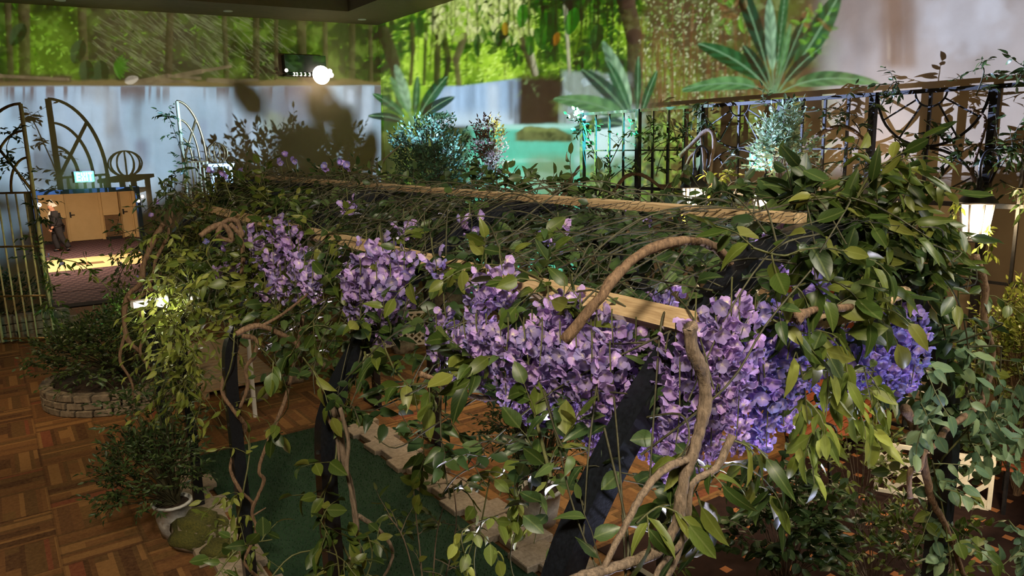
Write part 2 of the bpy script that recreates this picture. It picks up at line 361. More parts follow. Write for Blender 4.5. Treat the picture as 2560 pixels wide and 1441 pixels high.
    for cx, cy, rx, ry, a in [(120, 120, 110, 95, .9), (180, 190, 60, 40, .8), (60, 160, 60, 60, .6), (800, 120, 150, 130, .25), (650, 60, 90, 60, .15), (-150, 100, 160, 120, .7)]:
        mixm(far * blob(cx, cy, rx, ry) * a * (.5 + .8 * spark), L(112, 138, 50))
    for k in range(3400):
        x = rs.uniform(-420, 950); y = rs.uniform(-500, 205)
        g = 1.0 if x < 215 else (.35 if x < 560 else .7)
        if rs.random() > g: continue
        c = rs.choice([L(120, 158, 48), L(86, 118, 40), L(146, 182, 70), L(70, 86, 40)])
        leaf(x, y, rs.uniform(0, 6.28), rs.uniform(6, 15), rs.uniform(1.6, 3.6), c * (.6 if x > 215 else .95), rs.uniform(.35, .8))
    for k in range(420):
        x = rs.uniform(230, 700); y = rs.uniform(-100, 170); a = rs.uniform(.4, .9); l = rs.uniform(20, 70)
        stroke([(x, y), (x + l * math.cos(a), y + l * math.sin(a))], 1.0, .8, L(122, 122, 84), .5)
    for x, w in [(20, 9), (60, 16), (205, 12), (425, 10), (560, 7), (640, 9), (690, 6), (752, 13), (812, 7), (880, 9), (925, 6), (-120, 14), (-260, 10)]:
        stroke([(x + rs.uniform(-25, 25), -500), (x + rs.uniform(-10, 10), -150), (x, 40), (x + rs.uniform(-8, 8), 200)], w, w * .9, L(84, 74, 50), .75)
    for x, y in [(60, 60), (215, 150), (240, 190), (205, 100), (290, 195), (250, 150)]:
        leaf(x, y, rs.uniform(.9, 2.2), 62, 19, L(66, 72, 46), .85)
    for k in range(9): leaf(285, 165, -.9 + k * .25, rs.uniform(30, 46), 6, L(84, 116, 46), .7)
    # bank and logs above the far fall
    bank = far * sstep(196, 206, Y + (N2 - .5) * 16) * sstep(222, 216, Y + (N1 - .5) * 10)
    mixm(bank * .9, L(122, 104, 66) * (1 + .0))
    mixm(far * box(-420, 180, 188, 206, 6) * (.3 + .9 * N2), L(86, 72, 52))
    for p in [[(345, 205), (420, 190), (500, 196)], [(330, 212), (420, 203), (470, 205)], [(440, 190), (505, 178), (575, 166)], [(-200, 200), (0, 190), (170, 199)], [(520, 200), (580, 205), (640, 200)]]:
        stroke(p, 6, 4, L(120, 104, 76), .8)
    leaf(312, 205, -.3, 36, 11, L(170, 158, 136), .9)
    # far waterfall
    edge = 216 + (N1 - .5) * 10
    wf = far * sstep(edge - 3, edge + 4, Y)
    body = L(160, 182, 196)[None, None] * (.72 + .5 * NV2[..., None]) * (.86 + .28 * NB[..., None])
    body = body * (1 - .25 * sstep(.5, .8, NV2)[..., None]) + L(140, 132, 150) * .25 * sstep(.55, .8, NV2)[..., None]
    m = wf[..., None]; img[:] = img * (1 - m) + body * m
    fringe = wf * sstep(266 + 30 * (NV - .5), 225, Y) * sstep(.47, .56, NV)
    mixm(fringe * .85, L(112, 92, 78))
    for x0, x1, y0, y1, c, a in [(262, 290, 222, 340, (126, 100, 70), .9), (236, 262, 218, 262, (142, 124, 92), .6), (30, 90, 235, 300, (96, 86, 78), .5), (60, 125, 380, 470, (90, 86, 92), .6), (128, 152, 330, 440, (92, 88, 86), .7),
                                 (335, 372, 350, 440, (104, 98, 118), .6), (600, 640, 260, 330, (120, 112, 120), .35), (-200, -120, 230, 460, (100, 92, 84), .7), (655, 950, 222, 300, (120, 112, 112), .45), (800, 905, 250, 420, (112, 104, 104), .5), (490, 520, 300, 420, (128, 126, 150), .4)]:
        mixm(far * box(x0, x1, y0, y1, 14) * a * (.55 + .9 * (NV - .2)), L(*c))
    mixm(far * blob(690, 310, 60, 40) * .5, L(176, 190, 130))
    mixm(far * box(905, 930, 216, 330, 8) * .6, L(196, 208, 220)); mixm(far * box(868, 884, 225, 260, 6) * .6, L(206, 216, 226))
    SM = vnoise(H, W, 60, 150, 41, 3); mixm(wf * sstep(.5, .72, SM) * .45, L(120, 118, 132)); mixm(wf * sstep(.5, .72, 1 - SM) * .5, L(190, 206, 216)); mixm(wf * sstep(.55, .75, vnoise(H, W, 26, 190, 42, 3)) * .4, L(104, 92, 84))
    low = far * sstep(455, 760, Y)
    mixm(low * .9, L(36, 86, 92)); mixm(far * sstep(640, 700, Y) * .6, L(30, 92, 96))
    # ---- right wall forest
    right = ~far
    for cx, cy, rx, ry, a in [(1150, 130, 110, 80, .45), (1240, 140, 80, 50, .6), (1420, 100, 60, 80, .35), (1500, 120, 50, 50, .35), (1040, 120, 50, 80, .3), (1760, -120, 200, 120, .4), (1200, -150, 260, 120, .4)]:
        mixm(right * blob(cx, cy, rx, ry) * a * (.45 + .9 * spark), L(186, 222, 72))
    for k in range(7000):
        x = rs.uniform(955, 1700); y = rs.uniform(-400, 215)
        sn = float(sun[min(H - 1, max(0, int((y - PY0) * PSC))), min(W - 1, int((x - PX0) * PSC)), 0])
        c = rs.choice([L(170, 208, 66), L(110, 146, 44), L(206, 236, 110)]) if rs.random() < sn * .8 + .1 else rs.choice([L(52, 66, 30), L(84, 112, 40), L(66, 92, 36)])
        leaf(x, y, rs.uniform(0, 6.28), rs.uniform(5, 13), rs.uniform(1.5, 3.4), c, rs.uniform(.4, .9))
    for k in range(110):
        x0 = rs.uniform(960, 1600); y0 = rs.uniform(-380, 120); n_ = rs.randint(5, 11); a0 = rs.uniform(.2, 2.6)
        for q in range(n_): leaf(x0 + q * 9 * math.cos(a0), y0 + q * 9 * math.sin(a0), a0 + rs.choice([-.8, .8]) + rs.uniform(-.2, .2), rs.uniform(18, 34), rs.uniform(4, 7), rs.choice([L(46, 62, 30), L(60, 86, 34), L(84, 120, 40)]), .8)
    for pts, w, c in [([(960, 80), (985, 160), (1003, 260)], 16, (70, 66, 42)), ([(1030, 60), (1032, 130), (1026, 210)], 6, (78, 72, 42)), ([(1090, -40), (1095, 90), (1092, 210)], 10, (74, 68, 42)), ([(1105, 70), (1122, 150), (1112, 212)], 8, (70, 66, 40)),
                      ([(1160, 90), (1140, 150), (1147, 212)], 9, (104, 96, 62)), ([(1065, 60), (1060, 210)], 4, (76, 80, 40)), ([(1290, 60), (1310, 120), (1335, 185)], 9, (88, 78, 52)), ([(1325, 120), (1340, 185)], 6, (170, 164, 132)), ([(1412, 0), (1418, 90), (1424, 190)], 5, (176, 172, 138)),
                      ([(1380, -60), (1392, 60), (1386, 150)], 8, (66, 80, 34)), ([(1375, -140), (1400, -20), (1450, 40)], 16, (52, 58, 34)), ([(1540, -220), (1565, 0), (1585, 90), (1590, 260)], 24, (86, 70, 52)), ([(1240, -300), (1250, -60), (1230, 40)], 12, (74, 72, 40)), ([(1480, -240), (1470, 0), (1440, 60)], 7, (70, 74, 38))]:
        stroke(pts, w, w * .8, L(*c), .92)
    for k in range(520):
        t = rs.random(); x = 1110 + rs.uniform(-60, 190) + 40 * t; y = rs.uniform(-60, 105) * (1 - .3 * t)
        leaf(x, y, rs.uniform(.9, 2.3), rs.uniform(14, 26), rs.uniform(3, 5), rs.choice([L(206, 210, 140), L(178, 192, 104), L(150, 168, 78)]), .85)
    for x, y, l, c in [(1050, 40, 50, (60, 84, 38)), (1196, 85, 36, (72, 92, 44)), (1205, 70, 34, (92, 116, 50)), (1252, 75, 44, (54, 66, 36)), (1262, 55, 34, (150, 120, 40)), (1340, 70, 60, (62, 92, 38)), (1325, 90, 50, (70, 108, 40)), (1368, 30, 80, (60, 92, 34)), (1395, 80, 36, (160, 110, 40)), (1310, 10, 60, (70, 122, 36)), (1440, 20, 70, (66, 116, 36)), (1190, 110, 34, (60, 80, 40)), (1500, 60, 70, (60, 78, 40))]:
        leaf(x, y, rs.uniform(1.2, 1.9), l, l * .24, L(*c), .92)
    for k in range(40):
        x = rs.uniform(970, 1560); stroke([(x, rs.uniform(-300, 0)), (x + rs.uniform(-12, 12), 60), (x + rs.uniform(-18, 18), rs.uniform(150, 205))], rs.uniform(1.2, 3.2), 1.2, L(62, 58, 36), .75)
    # brown cliff with pale leaves
    cliff = right * sstep(1575, 1620, X + (N2 - .5) * 60) * sstep(2125, 2040, X + (N1 - .5) * 120)
    mixm(cliff * (.85 - .3 * dens), L(104, 84, 58)); mixm(cliff * spark * .35, L(150, 160, 110))
    for k in range(3200):
        x = rs.gauss(1720, 95); y = rs.uniform(-400, 300)
        if x < 1600 or x > 2080: continue
        c = rs.choice([L(196, 196, 152), L(168, 178, 120), L(120, 150, 70), L(86, 78, 48), L(104, 126, 58)])
        leaf(x, y, rs.uniform(0, 6.28), rs.uniform(5, 11), rs.uniform(1.6, 3.2), c, rs.uniform(.4, .85))
    for k in range(60): x = rs.uniform(1600, 1950); stroke([(x, rs.uniform(0, 200)), (x + rs.uniform(-14, 14), 280)], 1.6, 1.2, L(120, 88, 56), .7)
    # white fall on the right
    wr = right * sstep(2020, 2120, X + (N1 - .5) * 90)
    NW = vnoise(H, W, 130, 240, 21, 4)
    bodyr = L(176, 168, 166)[None, None] * (.62 + .7 * NW[..., None])
    bodyr = bodyr * (1 - sstep(.5, .68, 1 - NW)[..., None] * .5) + L(126, 104, 84) * .5 * sstep(.5, .68, 1 - NW)[..., None]
    mm = wr[..., None]; img[:] = img * (1 - mm) + bodyr * mm
    mixm(wr * sstep(2268, 2285, X + (NV - .5) * 30) * sstep(2310, 2296, X) * .2, L(190, 186, 186))
    mixm(wr * box(2200, 2290, -500, 170, 16) * (.9 - .5 * NV), L(128, 102, 80)); mixm(wr * box(2222, 2244, -60, 150, 6) * (NV > .52) * .8, L(206, 186, 160))
    mixm(wr * blob(2420, 60, 130, 120) * .45, L(198, 200, 208)); mixm(wr * blob(2470, 20, 60, 60) * .4, L(206, 208, 216))
    # right waterfalls, dark rock, pool
    pool = right * (X < 1660)
    mixm(pool * sstep(1070, 1100, X + (N2 - .5) * 30) * sstep(1425, 1380, X + (N1 - .5) * 80 + (N2 - .5) * 50) * sstep(334, 306, Y + (N2 - .5) * 20) * sstep(0, 10, Y - (214 - .1 * np.clip(X - 1160, 0, 140)) + (N2 - .5) * 30), L(84, 78, 56))
    top = 214 - .13 * np.clip(X - 1150, 0, 150)
    w1 = pool * sstep(1072, 1092, X + (NV - .5) * 26) * sstep(1312, 1292, X + (NV - .5) * 40) * sstep(top - 2, top + 5, Y) * sstep(322, 308, Y)
    bw = L(158, 184, 206)[None, None] * (.55 + .95 * NV[..., None])
    img[:] = img * (1 - w1[..., None]) + bw * w1[..., None]
    mixm(w1 * sstep(262, 308, Y) * .75, L(206, 226, 232)); mixm(w1 * box(1108, 1130, 225, 270, 14) * .5, L(206, 222, 232))
    mixm(w1 * box(1218, 1246, 210, 310, 12) * .5, L(222, 234, 236)); mixm(w1 * box(1272, 1284, 200, 300, 8) * .7, L(92, 84, 66))
    mixm(pool * sstep(1290, 1330, X + (NV - .5) * 60 + (N1 - .5) * 70) * sstep(1430, 1385, X + (N2 - .5) * 70 + (N1 - .5) * 60) * sstep(180, 206, Y + (N2 - .5) * 50) * sstep(326, 304, Y), L(76, 64, 46) * 1.0); mixm(pool * box(1320, 1400, 196, 310, 10) * sstep(.5, .7, NV * .6 + N2 * .4) * .5, L(112, 100, 70))
    mixm(pool * box(1288, 1345, 186, 240, 10) * spark, L(140, 164, 100))
    w2 = pool * sstep(1398, 1424, X + (NV - .5) * 40 + (N1 - .5) * 40) * sstep(1585, 1540, X + (N2 - .5) * 50) * sstep(174, 196, Y + (N1 - .5) * 30 + (N2 - .5) * 20) * sstep(330, 312, Y)
    b2 = L(178, 196, 192)[None, None] * (.45 + .95 * NV[..., None]) * (.7 + .5 * N2[..., None])
    img[:] = img * (1 - w2[..., None]) + b2 * w2[..., None]
    mixm(w2 * (N2 > .56) * .55, L(112, 118, 80))
    foam = pool * sstep(0, 60, Y - (306 - .55 * np.clip(X - 1440, 0, 100) + (N2 - .5) * 40)) * sstep(1400, 1470, X + (N1 - .5) * 60) * sstep(1630, 1560, X + (N2 - .5) * 40) * sstep(450, 380, Y + (N2 - .5) * 60)
    mixm(foam, L(216, 240, 236))
    wat = pool * sstep(306, 316, Y + (N2 - .5) * 8) * sstep(1150, 1180, X + (N2 - .5) * 60)
    cw = L(112, 208, 176)[None, None] * (.78 + .42 * NH[..., None])
    cw = cw * (1 - sstep(318, 470, Y)[..., None] * .45) + L(74, 178, 128) * sstep(318, 470, Y)[..., None] * .45
    wm = (wat * (1 - foam * .9))[..., None]; img[:] = img * (1 - wm) + cw * wm
    mixm(wat * sstep(330, 312, Y) * sstep(1180, 1240, X) * .7 * (1 - foam), L(196, 226, 218))
    mixm(wat * blob(1375, 440, 70, 70) * .7, L(134, 152, 108)); mixm(wat * (NH > .6) * .3 * (Y < 480), L(190, 232, 214))
    mixm(wat * box(1320, 1420, 385, 480, 14) * .35, L(128, 146, 102))
    rock = right * np.clip((357 + (N2 - .5) * 8 - Y) / 6, 0, 1) * np.clip((Y - (316 + 30 * np.clip(np.abs((X - 1350) / 80) - .35, 0, 1) + (N2 - .5) * 18)) / 4, 0, 1) * sstep(1282, 1296, X) * sstep(1440, 1424, X)
    mixm(rock, L(112, 120, 72)); mixm(rock * sstep(.45, .6, N3 * .5 + N2 * .5) * .8, L(72, 78, 50)); mixm(rock * box(1310, 1390, 316, 330, 6) * .5, L(150, 166, 92))
    mixm(right * sstep(1190, 1150, X + (N2 - .5) * 40) * sstep(300, 345, Y) * .75, L(84, 78, 50)[None, None] * (.6 + .9 * N2[..., None]))
    # big strap-leaved plants
    def plant(cx, cy, specs):
        for a, l, w, cu, c in specs: leaf(cx, cy, a, l, w, L(*c), .96, L(118, 150, 108), cu, True)
    g1, g2, g3, g4 = (62, 92, 54), (92, 128, 76), (46, 68, 46), (138, 168, 130)
    plant(1035, 320, [(-2.2, 130, 12, -.25, g1), (-1.9, 140, 12, -.1, g2), (-1.78, 165, 12, -.08, g4), (-1.5, 130, 10, 0, g1), (-1.2, 150, 16, .2, g1), (-1.0, 120, 15, .35, g3), (-2.5, 110, 12, -.4, g3), (-.8, 90, 12, .5, g1)])
    plant(1592, 330, [(-1.78, 240, 17, -.15, g4), (-2.0, 200, 20, -.3, g3), (-2.2, 190, 28, -.62, g2), (-1.55, 190, 9, 0, g1), (-2.4, 130, 22, -.9, g3), (-1.35, 160, 10, .1, g1), (-1.88, 200, 13, -.1, g1)])
    plant(1935, 245, [(-1.78, 330, 20, -.10, g3), (-1.62, 250, 15, 0, g4), (-1.48, 300, 12, .02, g1), (-1.25, 240, 14, .06, g3), (-.93, 310, 27, -.08, g1), (-.70, 225, 24, .62, g2), (-1.02, 170, 15, .2, g3), (-2.12, 215, 26, -.42, g1), (-2.42, 190, 24, -.75, g2), (-1.95, 150, 16, -.15, g3), (-1.35, 190, 9, 0, g2)])
    for cx, cy in [(1050, 420), (1825, 20), (2040, 75)]:
        for k in range(26): leaf(cx + rs.uniform(-40, 40), cy + rs.uniform(-50, 50), rs.uniform(0, 6.28), rs.uniform(16, 34), 6, rs.choice([L(120, 168, 60), L(90, 136, 52), L(126, 96, 60)]), .6)
    # lower right: leafy picture fading into the plain tan wall
    lf = right * box(1470, 1930, 300, 560, 20) * (1 - foam)
    mixm(lf * .8 * (1 - w2), L(104, 94, 52)); mixm(lf * sstep(.45, .62, N2) * .55, L(140, 160, 70))
    for k in range(900):
        x = rs.uniform(1465, 1900); y = rs.uniform(300, 500)
        if foam[min(H - 1, int((y - PY0) * PSC)), min(W - 1, int((x - PX0) * PSC))] > .4: continue
        leaf(x, y, rs.uniform(0, 6.28), rs.uniform(8, 18), rs.uniform(3, 5), rs.choice([L(140, 176, 70), L(104, 130, 54), L(170, 170, 90), L(90, 84, 50)]), .7)
    return img, X, Y
def blackout(X, Y, seed=31):
    """where the projectors' frames stop: 0 = no picture light"""
    n = vnoise(PH, PW, 60, 60, seed, 2)
    k = np.ones((PH, PW), np.float32)
    yb = np.interp(X, [0, 1440, 1470, 1640, 1760, 1960, 2040, 2600], [900, 900, 520, 500, 350, 330, 430, 430])
    k *= 1 - (X > 952) * sstep(-35, 45, Y - yb + (n - .5) * 70)
    return k
# ---------------------------------------------------------------- the hall: floor, walls, ceiling, corridor
def carpet():
    k = NT('basketweave_carpet'); g = k.n('NewGeometry'); s = k.n('SeparateXYZ'); k.l(g.outputs['Position'], s.inputs[0])
    C = .655
    x = k.math('DIVIDE', k.math('SUBTRACT', s.outputs[0], .12 - C * 40), C); y = k.math('DIVIDE', k.math('SUBTRACT', s.outputs[1], 7.22 - C * 40), C)
    ix, iy = k.math('FLOOR', x), k.math('FLOOR', y); fx, fy = k.math('FRACT', x), k.math('FRACT', y)
    par = k.math('MODULO', k.math('ADD', ix, iy), 2.0)
    inv = k.math('SUBTRACT', 1.0, par)
    acr = k.math('ADD', k.math('MULTIPLY', fx, par), k.math('MULTIPLY', fy, inv)); alg = k.math('ADD', k.math('MULTIPLY', fy, par), k.math('MULTIPLY', fx, inv))
    st = k.math('ADD', k.math('MULTIPLY', acr, 10.0), k.math('MULTIPLY', k.math('SINE', k.math('MULTIPLY', acr, 21.0)), .35)); si = k.math('FLOOR', st)
    cell = k.math('ADD', k.math('MULTIPLY', k.math('MODULO', ix, 2.0), 3.7), k.math('MULTIPLY', k.math('MODULO', iy, 3.0), 9.1))
    seg = k.math('FLOOR', k.math('ADD', k.math('MULTIPLY', alg, 2.0), k.math('MULTIPLY', k.math('MODULO', si, 3.0), .37)))
    wn = k.n('TexWhiteNoise', noise_dimensions='2D'); cb = k.n('CombineXYZ'); k.l(k.math('ADD', si, cell), cb.inputs[0]); k.l(k.math('MULTIPLY', seg, k.math('GREATER_THAN', k.math('MODULO', si, 5.0), 3.5)), cb.inputs[1]); k.l(cb.outputs[0], wn.inputs['Vector'])
    c = k.ramp(wn.outputs['Value'], [(0, lin(52, 34, 28)), (.14, lin(108, 74, 46)), (.3, lin(88, 68, 42)), (.48, lin(122, 86, 52)), (.62, lin(94, 64, 42)), (.76, lin(150, 112, 68)), (.9, lin(112, 86, 50)), (.985, lin(124, 62, 48))], 'CONSTANT')
    wob = k.noise(26, 3, .7, g.outputs['Position']); c = k.mix(.40, c, k.ramp(wob, [(.3, lin(90, 62, 40)), (.7, lin(150, 112, 70))]))
    edge = k.math('LESS_THAN', k.math('MINIMUM', k.math('MINIMUM', acr, k.math('SUBTRACT', 1.0, acr)), k.math('MINIMUM', alg, k.math('SUBTRACT', 1.0, alg))), .022)
    c = k.mix(k.math('MULTIPLY', edge, .25), c, lin(56, 38, 28))
    k.set(c, .95, spec=.1); k.bump(k.noise(300, 2, .6, g.outputs['Position']), .3, .004); return k.m
def carpet_dots(name, base, dot, pitch, size, aspect=1.0):
    k = NT(name); g = k.n('NewGeometry'); s = k.n('SeparateXYZ'); k.l(g.outputs['Position'], s.inputs[0])
    y = k.math('DIVIDE', k.math('ADD', s.outputs[1], 40.0), pitch); row = k.math('FLOOR', y)
    x = k.math('ADD', k.math('DIVIDE', k.math('ADD', s.outputs[0], 40.0), pitch), k.math('MULTIPLY', k.math('MODULO', row, 2.0), .5))
    ax = k.math('ABSOLUTE', k.math('SUBTRACT', k.math('FRACT', x), .5)); ay = k.math('ABSOLUTE', k.math('SUBTRACT', k.math('FRACT', y), .5))
    m = k.math('MULTIPLY', k.math('LESS_THAN', ax, size * aspect), k.math('LESS_THAN', ay, size))
    c = k.mix(m, k.ramp(k.noise(12, 3, .6, g.outputs['Position']), [(.3, base), (.7, tuple(q * 1.35 for q in base))]), dot)
    k.set(c, .95, spec=.1); return k.m
M['carpet'] = carpet()
M['carpet_brown'] = carpet_dots('brown_dotted_carpet', lin(44, 30, 26), lin(166, 108, 66), .30, .13)
M['carpet_purple'] = carpet_dots('purple_dotted_carpet', lin(72, 54, 60), lin(150, 120, 116), .26, .10, 2.2)
SL = -8.0                                            # far wall runs from s = SL to the corner
sC = (XR - PW0.x) / DW.x
corner = wallp(sC, 0)
struct('floor', MB().bbox((-7, -3, -.1), (XR, 22.5, 0)), M['carpet'], 'striped brown basketweave carpet covering the hall floor', 'floor')
tag(MB().bbox((4.05, -2.5, .001), (8.5, 4.55, .006)).build('carpet_inlay', M['carpet_brown']), 'dark brown carpet with small tan squares under the slatted bench', 'carpet', kind='structure')
s0, s1 = (atW(96, 560) - PW0).dot(DW), (atW(352, 560) - PW0).dot(DW)      # doorway
dh = 2.72
def wall_slab(a, b, z0, z1, mat, name, parent=None, th=.25):
    mb = MB(); A, B = wallp(a, z0), wallp(b, z0); t = -NW * -th
    vs = [A, B, B + NW * th, A + NW * th]; vs += [v + Vector((0, 0, z1 - z0)) for v in vs]
    mb.add(vs, [(0, 3, 2, 1), (4, 5, 6, 7), (0, 1, 5, 4), (1, 2, 6, 5), (2, 3, 7, 6), (3, 0, 4, 7)]); return mb.build(name, mat, parent)
wf = tag(bpy.data.objects.new('wall_far', None), 'tan far wall with the wide doorway and projected waterfall', 'wall', kind='structure'); col.objects.link(wf)
wall_slab(SL, s0, 0, ZC + .9, M['wall_paint'], 'wall_panel', wf); wall_slab(s1, sC, 0, ZC + .9, M['wall_paint'], 'wall_panel', wf); wall_slab(s0, s1, dh, ZC + .9, M['wall_paint'], 'wall_panel', wf)
struct('wall_right', MB().bbox((XR, -4, 0), (XR + .25, corner.y + .3, ZC + .9)), M['wall_paint'], 'long tan right wall behind the iron fence with projected forest', 'wall')
struct('wall_left', MB().bbox((-7.3, -3, 0), (-7.05, 21.5, ZC + .9)), M['wall_paint'], 'plain tan wall on the left of the hall', 'wall')
# doorway trim
dt = tag(bpy.data.objects.new('door_1', None), 'blue-grey framed double doorway opening to the corridor', 'doorway', kind='structure'); col.objects.link(dt)
for a in (s0, s1): MB().bar(wallp(a, 0, -.05), wallp(a, dh + .05, -.05), .10, .36, up=tuple(NW)).build('jamb', M['trim'], dt)
MB().bar(wallp(s0 - .05, dh, -.05), wallp(s1 + .05, dh, -.05), .34, .10).build('head', M['trim'], dt)
MB().bar(wallp(s0 + .05, .012, -.1), wallp(s1 - .05, .012, -.1), .5, .02).build('threshold', M['rubber'], dt)
# ceiling: lower rim along both walls, higher dark field inside
rim = MB()
A, B, I, J = wallp(SL, ZC), wallp(sC, ZC), wallp(SL, ZC, 1.75), Vector((XR - 1.55, wallp(sC - 1.55, 0, 1.75).y, ZC))
R0, R1 = Vector((XR, -4, ZC)), Vector((XR - 1.55, -4, ZC))
up = Vector((0, 0, .75))
rim.add([A, B, J, I], [(0, 3, 2, 1)]); rim.add([B, R0, R1, J], [(0, 3, 2, 1)]); rim.add([I, J, J + up, I + up], [(0, 1, 2, 3)]); rim.add([J, R1, R1 + up, J + up], [(0, 1, 2, 3)])
rim.add([Vector((-7.05, I.y, ZC + .75)), J + up, R1 + up, Vector((-7.05, -4, ZC + .75))], [(0, 1, 2, 3)])
struct('ceiling', rim, M['ceiling'], 'dark brown ceiling with a lower rim along the walls', 'ceiling')
for i, (x, y) in enumerate([(150, 0), (570, 27), (905, 48)]):
    p = atZ(x, y, ZC); t = thing('downlight', ['recessed ceiling downlight, left one of three in the dark rim', 'recessed ceiling downlight, middle one of three in the dark rim', 'recessed ceiling downlight nearest the room corner'][i], 'downlight', p, 'ceiling downlights')
    MB().lathe(p + Vector((0, 0, -.015)), [(.085, 0), (.11, 0), (.11, .02), (.085, .02)], 16).build('trim_ring', M['white'], t)
    MB().lathe(p + Vector((0, 0, -.008)), [(.001, 0), (.085, 0), (.085, .006), (.001, .006)], 16).build('lens', M['white'], t)
# corridor behind the doorway
yb = 35.4
struct('floor_corridor', MB().bbox((-6, 22.4, -.1), (12, 40, .0)), M['carpet_purple'], 'purple corridor carpet with small pale dashes beyond the doorway', 'floor')
tag(MB().bbox((-5, 26.6, .001), (11, 29.6, .006)).build('carpet_runner', M['cream']), 'pale orange carpet band crossing the corridor', 'carpet', kind='structure')
tag(MB().bbox((2.0, 27.6, .007), (2.9, 28.1, .010)).build('carpet_inset', M['cream_dark']), 'small dark inset in the pale corridor carpet band', 'carpet', kind='structure')
struct('floor_strip', MB().bbox((-1, 20.6, .001), (5, 22.4, .004)), M['carpet_purple'], 'purple dotted carpet strip just inside the doorway', 'floor')
wb = tag(bpy.data.objects.new('wall_back', None), 'cream corridor wall with recessed doors', 'wall', kind='structure'); col.objects.link(wb)
MB().bbox((-6, yb, 0), (12, yb + .3, 4.6)).build('wall_panel', M['cream'], wb)
for x0, x1 in [(1.55, 2.5), (3.85, 4.45), (5.0, 5.5)]: MB().bbox((x0, yb - .35, 0), (x1, yb, 4.6)).build('pier', M['cream'], wb)
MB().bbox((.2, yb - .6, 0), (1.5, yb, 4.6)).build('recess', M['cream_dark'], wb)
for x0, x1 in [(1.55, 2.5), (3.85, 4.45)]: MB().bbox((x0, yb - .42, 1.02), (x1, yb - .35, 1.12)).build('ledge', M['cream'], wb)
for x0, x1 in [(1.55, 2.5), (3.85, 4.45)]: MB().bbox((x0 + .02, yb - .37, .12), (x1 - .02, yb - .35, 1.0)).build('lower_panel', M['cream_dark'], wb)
for x0, x1 in [(1.55, 2.5), (3.85, 4.45)]: MB().bbox((x0, yb - .38, 0), (x1, yb - .35, .12)).build('baseboard', M['black'], wb)
for i, (x0, x1) in enumerate([(2.6, 3.75), (4.55, 4.95)]):
    d = tag(bpy.data.objects.new('door_%d' % (i + 2), None), ['plain cream corridor door with a lever handle', 'cream corridor door half hidden by the leaves'][i], 'door', kind='structure'); col.objects.link(d)
    MB().bbox((x0, yb - .08, .02), (x1, yb - .02, 3.1)).build('leaf_panel', M['cream'], d)
    for xx in (x0 - .05, x1 + .05): MB().bbox((xx - .05, yb - .14, 0), (xx + .05, yb - .01, 3.2)).build('frame', M['cream'], d)
    MB().bbox((x0 - .1, yb - .14, 3.1), (x1 + .1, yb - .01, 3.2)).build('frame', M['cream'], d)
    h = MB(); h.bbox((x0 + .06, yb - .11, 1.0), (x0 + .12, yb - .08, 1.22)); h.bbox((x0 + .07, yb - .15, 1.09), (x0 + .24, yb - .12, 1.12)); h.bbox((x0 + .08, yb - .13, 1.09), (x0 + .1, yb - .1, 1.12)); h.build('handle', M['iron'], d)
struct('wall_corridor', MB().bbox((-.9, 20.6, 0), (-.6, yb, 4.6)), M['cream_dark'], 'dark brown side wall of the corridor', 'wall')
struct('ceiling_corridor', MB().bbox((-6, 20.7, 4.6), (12, 40, 4.8)), M['cream'], 'cream corridor ceiling', 'ceiling')

# ---------------------------------------------------------------- projectors: light shaped by the painted scenery
scenery, SX, SY = paint_scenery()
scenery = np.clip(scenery - srgb2lin((70, 60, 42)) * .9, 0, None) * blackout(SX, SY)[..., None]
def wall_image(name, pts, w, h):
    d = pts - CAM; z = d @ _f; px = 1280 + FPX * (d @ _r) / z; py = 720.5 - FPX * (d @ _u) / z
    i = np.clip((py - PY0) * PSC, 0, PH - 1.01); j = np.clip((px - PX0) * PSC, 0, PW - 1.01)
    i0 = i.astype(int); j0 = j.astype(int); fi = (i - i0)[..., None]; fj = (j - j0)[..., None]
    a = scenery[i0, j0] * (1 - fj) + scenery[i0, np.minimum(j0 + 1, PW - 1)] * fj; b = scenery[np.minimum(i0 + 1, PH - 1), j0] * (1 - fj) + scenery[np.minimum(i0 + 1, PH - 1), np.minimum(j0 + 1, PW - 1)] * fj
    return a * (1 - fi) + b * fi
def make_image(name, arr):
    h, w = arr.shape[:2]; im = bpy.data.images.new(name, w, h, alpha=False, float_buffer=True)
    buf = np.ones((h, w, 4), np.float32); buf[..., :3] = arr; im.pixels.foreach_set(buf.ravel()); im.update(); im.pack(); return im
KPROJ = .74
